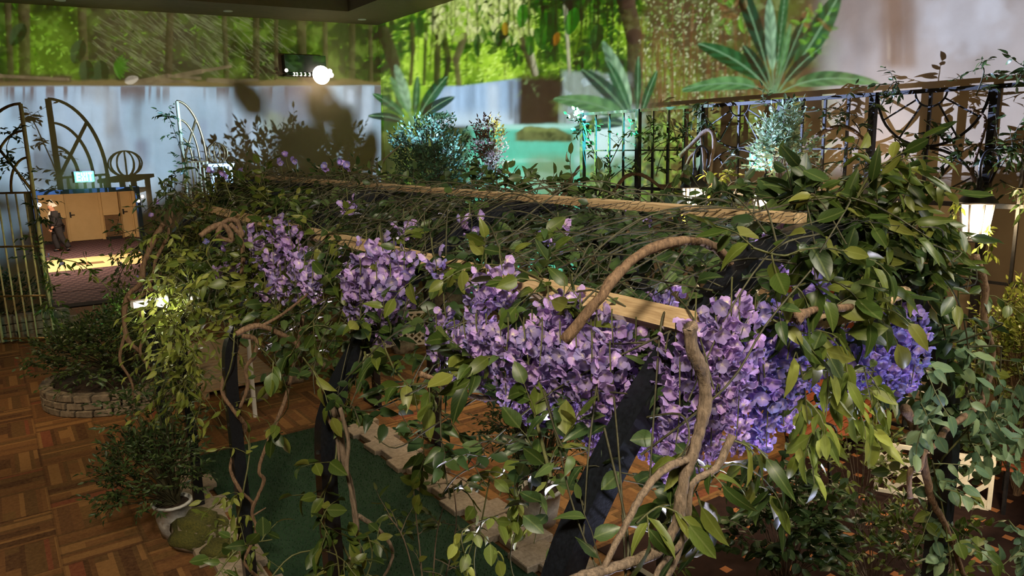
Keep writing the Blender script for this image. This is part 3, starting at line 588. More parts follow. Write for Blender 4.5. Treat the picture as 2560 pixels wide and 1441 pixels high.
def projector(name, loc, origin, udir, vlen, ulen, normal, arr, cone, aim, gain=1.0):
    """point lamp whose intensity per direction is the picture on the plane (origin, udir, +Z)"""
    d = bpy.data.lights.new(name, 'SPOT'); d.energy = 6000.0; d.spot_size = math.radians(cone); d.spot_blend = 0.0; d.shadow_soft_size = .012; d.use_nodes = True
    o = bpy.data.objects.new(name, d); col.objects.link(o); o.location = loc
    o.rotation_euler = Vector(aim).to_track_quat('-Z', 'Y').to_euler()
    nt = d.node_tree; N = nt.nodes; em = next(q for q in N if q.type == 'EMISSION')
    def nd(t, **kw):
        q = N.new('ShaderNode' + t)
        for a, b in kw.items(): setattr(q, a, b)
        return q
    def lk(a, b): nt.links.new(a, b)
    def mt(op, a, b):
        q = nd('Math', operation=op)
        for i, v in enumerate((a, b)):
            if isinstance(v, (int, float)): q.inputs[i].default_value = v
            else: lk(v, q.inputs[i])
        return q.outputs[0]
    inc = nd('NewGeometry').outputs['Incoming']
    def dot(v):
        q = nd('VectorMath', operation='DOT_PRODUCT'); lk(inc, q.inputs[0]); q.inputs[1].default_value = v; return q.outputs['Value']
    rel = Vector(loc) - Vector(origin); nn = Vector(normal); dist = -rel.dot(nn)
    dn = mt('MAXIMUM', dot(tuple(nn)), .02); t = mt('DIVIDE', dist, dn)
    u = mt('DIVIDE', mt('ADD', mt('MULTIPLY', t, dot(tuple(udir))), rel.dot(Vector(udir))), ulen)
    v = mt('DIVIDE', mt('ADD', mt('MULTIPLY', t, dot((0, 0, 1))), rel.z), vlen)
    cb = nd('CombineXYZ'); lk(u, cb.inputs[0]); lk(v, cb.inputs[1])
    im = nd('TexImage'); im.image = make_image(name, arr); im.extension = 'CLIP'; im.interpolation = 'Linear'; lk(cb.outputs[0], im.inputs[0])
    ok = mt('MULTIPLY', mt('GREATER_THAN', dot(tuple(nn)), .03), KPROJ * gain)
    st = mt('MULTIPLY', mt('MULTIPLY', mt('DIVIDE', mt('MULTIPLY', t, t), dn), ok), 4 * math.pi * math.pi / 6000.0)
    lk(im.outputs['Color'], em.inputs[0]); lk(st, em.inputs[1]); return o
wall_alb = np.array(lin(168, 146, 116))
def grid(o, ud, ul, vl, w, h):
    u = (np.arange(w) + .5) / w * ul; v = (np.arange(h) + .5) / h * vl
    return np.array(o)[None, None] + np.array(ud)[None, None] * u[None, :, None] + np.array([0, 0, 1.0])[None, None] * v[:, None, None]
oF = wallp(-4.0, 0); ulF = sC + 4.0
projector('projector_far_wall', (8.74, 9.6, 4.12), oF, DW, ZC, ulF, NW, wall_image('far', grid(oF, DW, ulF, ZC, 1500, 760), 0, 0) / wall_alb, 82, (-.375, .927, -.04))
yA, yB = 0.5, 9.6
fade = lambda n, a, b: np.interp(np.linspace(yA if a < 5 else 8.6, 0, 1), [0, 1], [a, b])
aR = wall_image('r', grid((XR, yA, 0), (0, 1, 0), yB - yA, ZC, 1400, 760), 0, 0) / wall_alb
yy = yA + (np.arange(1400) + .5) / 1400 * (yB - yA); aR = aR * np.clip((yB - yy) / 1.0, 0, 1)[None, :, None]
projector('projector_right_wall', (3.7, 15.7, 3.3), (XR, yA, 0), (0, 1, 0), ZC, yB - yA, (1, 0, 0), aR, 66, (.53, -.848, .02))
yC, yD = 8.6, corner.y
aL = wall_image('l', grid((XR, yC, 0), (0, 1, 0), yD - yC, ZC, 1300, 860), 0, 0) / wall_alb
yy = yC + (np.arange(1300) + .5) / 1300 * (yD - yC); aL = aL * np.clip((yy - yC) / 1.0, 0, 1)[None, :, None]
projector('projector_right_wall', (7.9, 6.8, 6.3), (XR, yC, 0), (0, 1, 0), ZC, yD - yC, (1, 0, 0), aL, 86, (.327, .853, -.407))
# ---------------------------------------------------------------- leaves, vines, shrubs, flowers
def leaf_mesh(name, w, curl, fold, tipw=.34, seg=5, wav=0.0):
    ts = [i / (seg - 1) for i in range(seg)]; vs = []; fs = []
    for t in ts: vs.append((t, 0, -curl * t * t))
    prof = lambda t: w * (max(0, math.sin(math.pi * min(1, t ** .75))) ** .8)
    L0 = len(vs)
    for sgn in (1, -1):
        for t in ts[1:-1]: vs.append((t + .02, sgn * prof(t), -curl * t * t + fold * prof(t) + wav * math.sin(t * 9 + sgn)))
    k = seg - 2
    for q, sgn in ((0, 1), (1, -1)):
        b = L0 + q * k
        tri = [(0, 1, b)] + [(i, i + 1, b + i, b + i - 1) for i in range(1, k)] + [(k, k + 1, b + k - 1)]
        fs += tri if sgn > 0 else [tuple(reversed(f)) for f in tri]
    me = bpy.data.meshes.new(name); me.from_pydata(vs, [], fs); me.polygons.foreach_set('use_smooth', [True] * len(fs))
    l = me.uv_layers.new(name='UVMap'); li = 0
    for p in me.polygons:
        for vi in p.vertices: l.data[li].uv = (.1 + vs[vi][0], .5 + vs[vi][1] / (2 * w)); li += 1
    me.update(); return me
LEAVES = {
    'oval': [(.29, .25, .35), (.33, .05, .2), (.26, .5, .55), (.30, -.12, .3), (.24, .6, .2), (.31, .3, -.25)],
    'long': [(.17, .3, .4), (.20, .1, .3), (.16, .55, .3), (.21, .2, .55), (.18, .7, .1), (.19, -.1, .3)],
    'tiny': [(.22, .15, .3), (.24, 0, .2)]}
LEAFM = {}
for kind, specs in LEAVES.items():
    for mk in ('leaf', 'leaf_dark', 'leaf_olive', 'leaf_blue', 'leaf_pale', 'leaf_rust'):
        LEAFM[kind, mk] = []
        for i, s in enumerate(specs):
            me = leaf_mesh('leaf_blade', *s, seg=4 if kind == 'tiny' else 6, wav=0 if kind == 'tiny' else .025); me.materials.append(M[mk]); LEAFM[kind, mk].append(me)
def basis(x, z):
    x = x.normalized(); y = z.cross(x)
    if y.length < 1e-4: y = x.orthogonal()
    y.normalize(); z = x.cross(y); return Matrix((x, y, z)).transposed()
def rdir(r=RND):
    while True:
        v = Vector((r.uniform(-1, 1), r.uniform(-1, 1), r.uniform(-1, 1)))
        if .05 < v.length < 1: return v.normalized()
CAMV = Vector(CAM)
class Plant:
    """one plant: stems, twigs, leaves; the largest leaves in view are objects, the rest one joined part"""
    def __init__(s, name, label, cat, base, group=None, leaf='leaf', kind='oval', stem='stem', seed=0):
        s.o = thing(name, label, cat, base, group); s.leaf = leaf; s.kind = kind; s.stem = stem; s.L = []; s.T = MB(); s.r = random.Random(seed * 7919 + 13)
    def put(s, p, d, size, nrm=None, mk=None):
        n = nrm or (Vector((0, 0, 1)) * .8 + rdir(s.r) * .9 + (CAMV - p).normalized() * .35)
        s.L.append((Vector(p), basis(d, n), size, s.r.randrange(len(LEAVES[s.kind])), mk or s.leaf))
    def twig(s, p, d, length, n, size, droop=.5, r=.004, mk=None):
        p = Vector(p); d = d.normalized(); pts = [p]; q = p.copy(); k = 4
        for i in range(k):
            d = (d + Vector((0, 0, -droop * .35)) + rdir(s.r) * .22).normalized(); q = q + d * length / k; pts.append(q.copy())
        s.T.tube(pts, r, 3, r * .5, caps=False)
        for i in range(n):
            t = (i + .7) / n * k; j = min(k - 1, int(t)); b = pts[j].lerp(pts[j + 1], min(1, t - j)); dd = (pts[j + 1] - pts[j]).normalized()
            side = dd.cross(Vector((0, 0, 1)) + rdir(s.r) * .5)
            side = side.normalized() if side.length > .01 else rdir(s.r)
            ld = (dd * s.r.uniform(.3, .9) + side * (1 if i % 2 else -1) * s.r.uniform(.5, 1) + Vector((0, 0, -1)) * s.r.uniform(0, droop) + rdir(s.r) * .25) if i < n - 1 else dd
            s.put(b, ld, size * s.r.uniform(.65, 1.15), mk=mk)
    def along(s, pts, twigs, length, n, size, r=.007, droop=.5, out=None, stem=True, bias=None, smooth=4, mk=None):
        P = spline(pts, smooth)
        if stem: s.T.tube(P, r, 5, r * .6, caps=False)
        for i in range(twigs):
            t = s.r.random() * (len(P) - 1.001); j = int(t); b = P[j].lerp(P[j + 1], t - j); tg = (P[j + 1] - P[j]).normalized()
            d = rdir(s.r); d = d - tg * d.dot(tg) * .5 + tg * .25
            if bias is not None: d = d + Vector(bias)
            s.twig(b, d, length * s.r.uniform(.5, 1.2), n, size, droop, mk=mk)
    def bush(s, c, rad, twigs, length, n, size, droop=.1, base=None, mk=None, shell=.55):
        c = Vector(c); base = Vector(base) if base is not None else c - Vector((0, 0, rad[2]))
        for i in range(twigs):
            d = rdir(s.r)
            if d.z < -.5: d.z = -d.z
            k = s.r.uniform(shell, 1); p = c + Vector((d.x * rad[0], d.y * rad[1], d.z * rad[2])) * k
            if i % 3 == 0: s.T.tube([base + rdir(s.r) * .03, base.lerp(p, .5) + Vector((0, 0, .1 * rad[2])), p], .006, 3, .003, caps=False)
            s.twig(p, d + Vector((0, 0, .5)) + rdir(s.r) * .5, length * s.r.uniform(.6, 1.2), n, size, droop, .003, mk)
    def done(s, limit=300, minpx=13, stemmat=None):
        if s.T.v: tag(s.T.build('stems', M[stemmat or s.stem], s.o, True), kind='stuff')
        off = root_loc(s.o)
        key = lambda q: -q[2] * FPX / max(.3, (q[0] - CAMV).dot(Vector(_f)))
        s.L.sort(key=key); near = [q for q in s.L[:limit] if -key(q) >= minpx]; rest = s.L[len(near):]
        for p, m, size, var, mk in near: link('leaf', LEAFM[s.kind, mk][var], s.o, p, m.to_quaternion(), size)
        by = {}
        for q in rest: by.setdefault(q[4], []).append(q)
        for mk, qs in by.items():
            V = []; F = []; nv = 0
            for p, m, size, var, _ in qs:
                me, (bv, bf) = None, LB[s.kind][var]
                A = np.array(m) * size; V.append(bv @ A.T + np.array(p - off)); F += [tuple(i + nv for i in f) for f in bf]; nv += len(bv)
            me = bpy.data.meshes.new('foliage'); me.from_pydata(np.concatenate(V).tolist(), [], F); me.polygons.foreach_set('use_smooth', [True] * len(F)); me.materials.append(M[mk]); me.update()
            o = bpy.data.objects.new('foliage', me); col.objects.link(o); o.parent = s.o; tag(o, kind='stuff')
        return s.o
LB = {}
for kind in LEAVES:
    LB[kind] = []
    for me in LEAFM[kind, 'leaf']: LB[kind].append((np.array([v.co[:] for v in me.vertices]), [tuple(p.vertices) for p in me.polygons]))

def floret_mesh(seed):
    r = random.Random(seed); vs = []; fs = []; uv = []
    for k in range(5):
        a = k * 1.2566 + r.uniform(-.25, .25); big = 1.0 if k < 3 else .75; cup = r.uniform(.25, .6)
        e = Vector((math.cos(a), math.sin(a), 0)); s_ = Vector((-math.sin(a), math.cos(a), 0)); n = len(vs)
        for t, w in ((0, .06), (.45, .36), (.85, .40), (1.05, .16)):
            for q in (-1, 1):
                p = e * t * .62 * big + s_ * q * w * big + Vector((0, 0, cup * t * t * .6 + .12 * q * r.uniform(-1, 1) * t)); vs.append(tuple(p)); uv.append(t / 1.05)
        for i in range(3): fs.append((n + 2 * i, n + 2 * i + 1, n + 2 * i + 3, n + 2 * i + 2))
    me = bpy.data.meshes.new('floret_petals'); me.from_pydata(vs, [], fs)
    l = me.uv_layers.new(name='UVMap'); li = 0
    for p in me.polygons:
        for vi in p.vertices: l.data[li].uv = (uv[vi], .5); li += 1
    me.polygons.foreach_set('use_smooth', [True] * len(fs)); me.update(); return me
FLOR = {'petal': [], 'petal_blue': []}
for mk in FLOR:
    for i in range(4): me = floret_mesh(i); me.materials.append(M[mk]); FLOR[mk].append(me)
def raceme(top, length, width, label, group, mk='petal', lean=(0, 0, 0), size=.05, dens=1.0, seed=0):
    r = random.Random(seed); top = Vector(top); o = thing('wisteria_raceme', label, 'flower', top, group)
    end = top + Vector((lean[0], lean[1], -length)); mid = top.lerp(end, .5) + rdir(r) * .02
    P = spline([top + Vector((0, 0, .06)), top, mid, end], 3); MB().tube(P, .004, 4, .002, caps=False).build('stem', M['stem'], o)
    n = max(8, int(length * width * 620 * dens)); ga = 2.399
    for i in range(n):
        t = (i + .5) / n; c = top.lerp(mid, t * 2) if t < .5 else mid.lerp(end, t * 2 - 1)
        rad = width * .5 * (min(1, .45 + t * 4) * (1 - t) ** .55 + .08); a = i * ga + r.uniform(-.4, .4)
        d = Vector((math.cos(a), math.sin(a), -.25 + r.uniform(-.4, .4)))
        z = (d + Vector((0, 0, -.3)) + rdir(r) * .35).normalized(); x = rdir(r)
        link('floret', FLOR[mk][r.randrange(4)], o, c + d * rad * r.uniform(.75, 1.1), basis(x - z * x.dot(z), z).to_quaternion(), size * (1.12 - .45 * t) * r.uniform(.85, 1.15))
    return o
def branch(name, label, pts, r, r1=None, mat='bark', parts=(), knots=8, group=None, smooth=7, seed=0, n=8):
    rg = random.Random(seed + 5); P = spline(pts, smooth); m = len(P); r1 = r * .6 if r1 is None else r1
    rr = [(r + (r1 - r) * i / (m - 1)) * (1 + .10 * math.sin(i * .55 + seed) + rg.uniform(-.03, .03)) for i in range(m)]
    P = [p + rdir(rg) * r * .10 for p in P]
    o = thing(name, label, 'branch', P[0], group)
    MB().tube(P, rr, n).build('stem', M[mat], o, True)
    for q in parts:
        Q = spline(q[0], smooth); MB().tube([p + rdir(rg) * q[1] * .1 for p in Q], q[1], n, q[1] * .55).build('side_shoot', M[mat], o, True)
    return o
# ---------------------------------------------------------------- pergola tunnel
PXL, PXR = 1.35, 4.09
ARC = [(1.35, 0), (1.35, 1.0), (1.35, 1.9), (1.41, 2.2), (1.60, 2.5), (1.82, 2.75), (2.06, 2.96), (2.36, 3.13), (2.72, 3.20)]
ARC = ARC + [(PXL + PXR - x, z) for x, z in ARC[-2::-1]]
def arc_pt(t):
    """t 0..1 over the curved part, left shoulder to right shoulder"""
    C = ARC[2:-2]; k = t * (len(C) - 1); i = min(len(C) - 2, int(k)); f = k - i
    return C[i][0] * (1 - f) + C[i + 1][0] * f, C[i][1] * (1 - f) + C[i + 1][1] * f
ARCH_Y = [1.75, 3.78, 5.75, 7.55, 9.2]
perg = thing('pergola', 'black steel arched pergola tunnel with timber beams draped in wisteria', 'pergola', (2.72, 1.75, 0))
def arch_mesh(Y):
    P = [Vector((p.x, Y, p.y)) for p in spline([(x, z, 0) for x, z in ARC], 5)]
    mb = MB(); vs = []; fs = []; m = len(P); h, w = .045, .05
    for i, p in enumerate(P):
        t = (P[min(i + 1, m - 1)] - P[max(i - 1, 0)]).normalized(); a = Vector((0, 1, 0)); b = t.cross(a)
        vs += [p + a * x * w + b * y * h for x, y in ((-1, -1), (1, -1), (1, 1), (-1, 1))]
    for i in range(m - 1):
        for k in range(4): fs.append((i * 4 + k, i * 4 + (k + 1) % 4, i * 4 + 4 + (k + 1) % 4, i * 4 + 4 + k))
    fs += [(3, 2, 1, 0), tuple((m - 1) * 4 + k for k in range(4))]; mb.add(vs, fs); return mb
for Y in ARCH_Y:
    a = arch_mesh(Y).build('arch', M['black_steel'], perg)
    for X in (PXL, PXR): MB().bevbox((X, Y, .02), (.07, .8, .04), .006).build('base_bar', M['black_steel'], a)
    for z in (.9, 1.5, 1.95): MB().lathe((PXL - .047, Y - .02, z), [(.001, -.008), (.012, -.008), (.012, .008), (.001, .008)], 6).build('bolt', M['wire'], a)
for X, z, y0, y1 in [(2.72, 3.265, 1.8, 9.6), (1.97, 2.955, 1.66, 9.4), (PXL + PXR - 1.97, 2.955, 1.66, 9.4)]:
    ang = 0 if abs(X - 2.72) < .1 else (-.75 if X < 2.7 else .75)
    n = 3; cuts = [y0 + (y1 - y0) * i / n for i in range(n + 1)]
    for i in range(n): MB().box((X, (cuts[i] + cuts[i + 1]) / 2, z), (.09, cuts[i + 1] - cuts[i] - .006, .04), rot=Matrix.Rotation(ang, 3, 'Y')).build('timber_beam', M['timber'], perg)
net = MB()
def hexnet(t0, t1, y0, y1, s=.055):
    rows = int((y1 - y0) / (s * .9)); cols_ = int((t1 - t0) * 3.6 / (s * 1.7))
    for i in range(rows):
        for j in range(cols_):
            def P(u, v):
                x, z = arc_pt(t0 + (t1 - t0) * min(1, max(0, u / cols_))); return Vector((x, y0 + (y1 - y0) * v / rows, z + .085 + .01 * math.sin(u * 1.3 + v * .7)))
            o_ = .5 * (i % 2); u = j + o_
            a, b, c = P(u, i), P(u + .33, i + .15), P(u + .33, i + .85)
            for p, q in ((a, b), (b, P(u + .67, i + .15)), (P(u, i), P(u - .17, i + .5))): net.tube([p, q], .0016, 3, caps=False)
hexnet(.30, .62, 1.5, 6.5)
tag(net.build('wire_netting', M['wire'], perg), kind='stuff')

# ---- wisteria flowers: (pixel of the top, plane X, length, width)
G = [
 ('in the far bunch by the curled vine', [(612, 545, 1.80, .42, .15), (640, 560, 1.82, .40, .15), (662, 575, 1.80, .42, .16), (690, 520, 1.86, .55, .18), (720, 545, 1.86, .42, .16), (745, 600, 1.84, .34, .14), (680, 600, 1.76, .34, .15), (628, 620, 1.74, .24, .12)], 'petal'),
 ('in the pink-lit row under the far eave', [(760, 630, 1.72, .22, .12), (660, 685, 1.66, .22, .12), (700, 665, 1.68, .20, .12), (735, 655, 1.68, .22, .12), (780, 660, 1.72, .22, .12), (585, 640, 1.66, .18, .10), (550, 640, 1.62, .14, .09)], 'petal'),
 ('in the tall bunch left of the middle arch', [(880, 620, 1.82, .40, .17), (915, 575, 1.86, .48, .20), (950, 570, 1.88, .46, .18), (985, 600, 1.88, .44, .17), (900, 650, 1.78, .40, .17), (940, 660, 1.78, .40, .18), (975, 665, 1.80, .34, .16), (870, 660, 1.76, .30, .14), (1010, 600, 1.9, .30, .14), (1080, 600, 1.92, .14, .13)], 'petal'),
 ('beside the large round leaves', [(1110, 740, 1.80, .30, .13), (1090, 790, 1.74, .22, .12), (1195, 680, 1.86, .26, .14), (1215, 640, 1.90, .30, .15), (1250, 620, 1.92, .26, .14), (1135, 800, 1.74, .26, .13)], 'petal'),
 ('in the band between the front arches', [(1215, 790, 1.80, .30, .15), (1250, 780, 1.82, .32, .15), (1290, 790, 1.84, .36, .16), (1330, 780, 1.86, .40, .17), (1370, 720, 1.90, .46, .18), (1410, 700, 1.92, .50, .18), (1450, 740, 1.92, .48, .18), (1490, 740, 1.96, .48, .18), (1530, 780, 1.94, .46, .17), (1310, 800, 1.76, .34, .15), (1355, 800, 1.78, .36, .16), (1400, 810, 1.8, .38, .16), (1440, 820, 1.82, .36, .16), (1480, 840, 1.82, .38, .16), (1525, 860, 1.84, .38, .16), (1270, 800, 1.76, .30, .14), (1430, 690, 2.0, .5, .16), (1560, 820, 1.98, .44, .16), (1590, 800, 2.02, .44, .16), (1470, 740, 2.1, .55, .18), (1190, 790, 1.76, .26, .13), (1160, 800, 1.74, .24, .12), (1540, 760, 2.2, .5, .18), (1610, 850, 2.1, .4, .17)], 'petal'),
 ('at the front arch by the twisted trunk', [(1690, 800, 1.98, .44, .16), (1740, 740, 2.0, .48, .17), (1790, 750, 2.04, .36, .16), (1830, 700, 2.1, .44, .17), (1850, 740, 2.12, .46, .17), (1700, 900, 1.92, .36, .16), (1665, 870, 1.95, .40, .15), (1740, 880, 2.0, .36, .15), (1640, 900, 1.98, .34, .14), (1720, 760, 2.14, .5, .17), (1810, 860, 2.06, .34, .15), (1780, 900, 2.1, .36, .15)], 'petal'),
 ('in the blue-lit group right of the trunk', [(1890, 740, 2.3, .42, .16), (1930, 780, 2.4, .44, .16), (1960, 720, 2.5, .40, .16), (1990, 640, 2.6, .34, .15), (2040, 610, 2.7, .30, .15), (1975, 830, 2.4, .30, .14), (1910, 880, 2.3, .30, .13), (2010, 760, 2.6, .34, .15), (2060, 760, 2.75, .36, .15), (2100, 790, 2.9, .30, .15), (1880, 800, 2.35, .42, .16), (2050, 690, 2.8, .3, .15)], 'petal_blue'),
 ('in the bright bunch at the right end', [(2190, 790, 3.12, .28, .17), (2225, 760, 3.22, .32, .18), (2255, 735, 3.3, .38, .19), (2285, 745, 3.36, .34, .18), (2210, 770, 3.3, .34, .18), (2245, 790, 3.3, .28, .18), (2275, 770, 3.45, .32, .18), (2140, 830, 3.05, .22, .15), (2170, 800, 3.2, .26, .16)], 'petal_blue')]
k = 0
ORD = 'leftmost second third fourth fifth sixth seventh eighth ninth tenth eleventh twelfth thirteenth fourteenth fifteenth sixteenth seventeenth eighteenth nineteenth twentieth'.split() + ['twenty-' + q for q in 'first second third fourth fifth'.split()]
for where, items, mk in G:
    items = sorted(items)
    for io, (x, y, X, ln, wd) in enumerate(items):
        od = 'leftmost' if io == 0 else ('rightmost' if io == len(items) - 1 else ORD[io] + ' from left')
        p = atX(x, y, X - .10); raceme(p - Vector((0, 0, .05)), ln * 1.08, wd * .8, ('purple' if mk == 'petal' else 'blue-violet') + ' wisteria cluster, ' + od + ' ' + where, 'wisteria flowers ' + where, mk, seed=k, lean=(RND.uniform(-.03, .03), RND.uniform(-.03, .03)), dens=1.5 if p.y < 3 else 1.0, size=.043 if p.y < 3.2 else .054); k += 1
for i, (x, y, X) in enumerate([(868, 490, 2.2), (1175, 535, 2.3), (1395, 560, 2.4), (1670, 700, 2.3), (1010, 545, 2.2), (1600, 520, 3.0), (1925, 560, 2.75)]):
    raceme(atX(x, y, X), .13, .14, 'small purple wisteria tuft %s' % ['at the back of the vine roof near the far end', 'in the dark vine roof near its middle', 'in the dark vine roof beside the timber ridge', 'deep under the bent bare vine', 'on the vine roof above the tall flower cluster', 'behind the timber ridge before the fence', 'on the timber ridge near the front'][i], 'wisteria tufts on the roof', seed=90 + i)
# ---------------------------------------------------------------- climbing vines on the pergola
V = Vector
def shoulder(t, y, up=0.0):
    x, z = arc_pt(t); return V((x, y, z + up))
# vine roofs, one per bay: thin crossing stems plus leaves
for i, (y0, y1, lab, seed) in enumerate([(1.55, 3.75, 'dense vine roof over the front bay of the pergola', 1), (3.75, 5.7, 'dense vine roof over the second bay of the pergola', 2), (5.7, 7.5, 'dense vine roof over the third bay of the pergola', 3), (7.5, 9.5, 'dense vine roof over the far bay of the pergola', 4)]):
    v = Plant('roof_vine', lab, 'vine', (2.72, (y0 + y1) / 2, 3.0), 'vine roofs on the pergola', 'leaf_dark', 'oval', 'stem_dark', seed)
    for k in range(150):
        t = v.r.uniform(.12, .9); y = v.r.uniform(y0, y1); dt = v.r.uniform(-.25, .25); dy = v.r.uniform(-1.0, 1.0)
        pts = [shoulder(min(.95, max(.06, t + dt * q)), min(y1 + .2, max(y0 - .1, y + dy * q)), .06 + v.r.uniform(-.05, .07) + .06 * math.sin(q * 3.1)) for q in (0, .33, .66, 1)]
        v.T.tube(spline(pts, 4), .0045, 4, .003, caps=False)
    for k in range(150):
        t = v.r.uniform(.08, .92); p = shoulder(t, v.r.uniform(y0, y1), v.r.uniform(-.06, .10))
        d = rdir(v.r); d.z = abs(d.z) * .25
        v.twig(p, d, .26, 4, .085, .3, .003)
    # undermat of shaded leaves so the roof is closed
    for k in range(900):
        t = v.r.uniform(.1, .95); p = shoulder(t, v.r.uniform(y0, y1), v.r.uniform(-.10, .02)); d = rdir(v.r); d.z *= .3; v.put(p, d, .10)
    v.done(240)
# eave vines along the left shoulder
for i, (y0, y1, n, size, kind, mk, lab) in enumerate([
    (1.95, 3.7, 14, .125, 'oval', 'leaf', 'broad-leaved vine along the left eave over the big flower band'),
    (3.5, 5.7, 28, .115, 'oval', 'leaf', 'broad-leaved vine along the left eave between second and third arch'),
    (5.5, 7.6, 60, .10, 'oval', 'leaf', 'leafy vine along the left eave beside the curled woody vine'),
    (7.3, 9.6, 80, .09, 'long', 'leaf', 'bushy vine piled on the far left corner of the pergola')]):
    v = Plant('eave_vine', lab, 'vine', (1.7, (y0 + y1) / 2, 2.6), 'vines on the left eave', mk, kind, 'stem', 20 + i)
    v.along([shoulder(.13, y0, .05), shoulder(.20, y0 + (y1 - y0) * .3, .12), shoulder(.14, y0 + (y1 - y0) * .65, .06), shoulder(.19, y1, .1)], n, .24 if i == 0 else .32, 5, size, .008, .3 if i == 0 else .5, bias=(-.1, -.1, .55) if i == 0 else (-.2, -.1, .15))
    if i < 2:
        v.along([shoulder(.27, y0 + .2, .10), shoulder(.31, (y0 + y1) / 2, .12), shoulder(.28, y1 - .1, .1)], 16 if i == 0 else 22, .26, 5, size * .9, .006, .3, bias=(-.2, -.2, .3))
    if i == 3: v.along([shoulder(.10, 7.4, .1), shoulder(.25, 8.2, .10), shoulder(.38, 8.9, .10), shoulder(.5, 9.4, .06)], 80, .34, 5, .085, .008, .2, bias=(-.1, -.2, .5))
    if i == 2: v.along([shoulder(.2, 5.5, .1), shoulder(.32, 6.4, .12), shoulder(.36, 7.4, .16)], 50, .34, 5, .09, .006, .2, bias=(-.1, -.2, .35))
    v.done(300)
# post vines on the left feet
def post_vine(Y, z0, z1, n, size, kind, mk, lab, seed, length=.42, bias=(-.35, -.3, 0), X=PXL, twist=.09):
    v = Plant('post_vine', lab, 'vine', (X, Y - .12, 0), 'vines climbing the pergola posts', mk, kind, 'stem', seed)
    pts = [V((X + twist * math.cos(q * 2.2), Y + twist * math.sin(q * 2.2) - .04, z0 + (z1 - z0) * q / 7)) for q in range(8)]
    v.along(pts, n, length, 5, size, .008, .6, bias=bias); return v
v = post_vine(9.2, .3, 2.7, 60, .085, 'long', 'leaf', 'leafy vine on the farthest left pergola post', 31); v.done(200)
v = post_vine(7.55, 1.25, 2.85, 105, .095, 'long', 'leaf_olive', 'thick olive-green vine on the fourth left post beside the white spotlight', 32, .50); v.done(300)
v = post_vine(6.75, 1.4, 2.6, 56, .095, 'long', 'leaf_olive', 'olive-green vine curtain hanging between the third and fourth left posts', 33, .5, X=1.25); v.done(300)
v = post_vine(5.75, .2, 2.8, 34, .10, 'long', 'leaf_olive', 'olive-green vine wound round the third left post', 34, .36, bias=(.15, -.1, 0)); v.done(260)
v = post_vine(3.78, .35, 2.5, 15, .125, 'oval', 'leaf', 'large-leaved vine on the second left post above the lawn', 35, .34, bias=(-.2, .1, 0)); v.done(260)
v = Plant('hanging_vine', 'large glossy leaves hanging from the eave left of the second post', 'vine', tuple(atY(700, 860, 3.9)), None, 'leaf', 'oval', 'stem', 36)
for a in [[(640, 860), (700, 930), (720, 1020), (660, 1080)], [(820, 760), (760, 830), (720, 900)]]:
    v.along([atY(x, y, 3.6 + .15 * j) for j, (x, y) in enumerate(a)], 4, .18, 4, .115, .004, .7)
v.done(260)
v = Plant('hanging_vine', 'single trailing strand of big leaves dangling over the carpet beside the flower band', 'vine', tuple(atX(1040, 960, 1.9)), None, 'leaf', 'oval', 'stem', 37)
v.along([atX(1030, 960, 1.9), atX(1050, 1060, 1.9), atX(1060, 1140, 1.9), atX(1050, 1230, 1.9)], 9, .12, 3, .13, .004, .8); v.done(120)
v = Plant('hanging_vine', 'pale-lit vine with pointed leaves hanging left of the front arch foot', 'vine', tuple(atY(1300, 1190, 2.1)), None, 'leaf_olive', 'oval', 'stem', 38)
for a in [[(1190, 1230), (1260, 1180), (1360, 1190), (1430, 1150)], [(1270, 1190), (1250, 1300), (1230, 1400), (1240, 1480)], [(1330, 1190), (1340, 1290), (1320, 1400), (1350, 1500)], [(1420, 1160), (1400, 1260), (1380, 1360)], [(1290, 1290), (1200, 1330), (1220, 1420)]]:
    v.along([atY(x - 45, y, 2.6) for x, y in a], 4, .16, 4, .085, .004, .8)
v.done(220)
v = Plant('hanging_vine', 'shaded leafy sprays at the bottom over the turf near the second post', 'vine', tuple(atY(700, 1400, 3.4)), None, 'leaf', 'oval', 'stem', 39)
for a in [[(540, 1441), (600, 1370), (680, 1350)], [(660, 1470), (730, 1390), (820, 1380), (880, 1420)], [(850, 1470), (840, 1380), (800, 1300)], [(900, 1480), (930, 1400), (920, 1340)]]:
    v.along([atY(x, y, 3.4) for x, y in a], 6, .2, 4, .10, .005, .4)
v.done(220)
v = Plant('sapling', 'thin-stemmed leafy sapling standing at the edge of the turf', 'shrub', tuple(atZ(1080, 1470)), None, 'leaf', 'long', 'bark_grey', 40)
for a, n in [([(1060, 1500), (1050, 1380), (1040, 1290), (1030, 1180)], 10), ([(1080, 1500), (1090, 1350), (1110, 1260)], 8), ([(1050, 1500), (1010, 1350), (970, 1290)], 8), ([(1100, 1500), (1140, 1320), (1130, 1200)], 9), ([(1050, 1200), (1120, 1180), (1200, 1230)], 8)]:
    v.along([atY(x, y, 4.2) for x, y in a], n - 4, .22, 5, .095, .006, .2)
v.done(260)
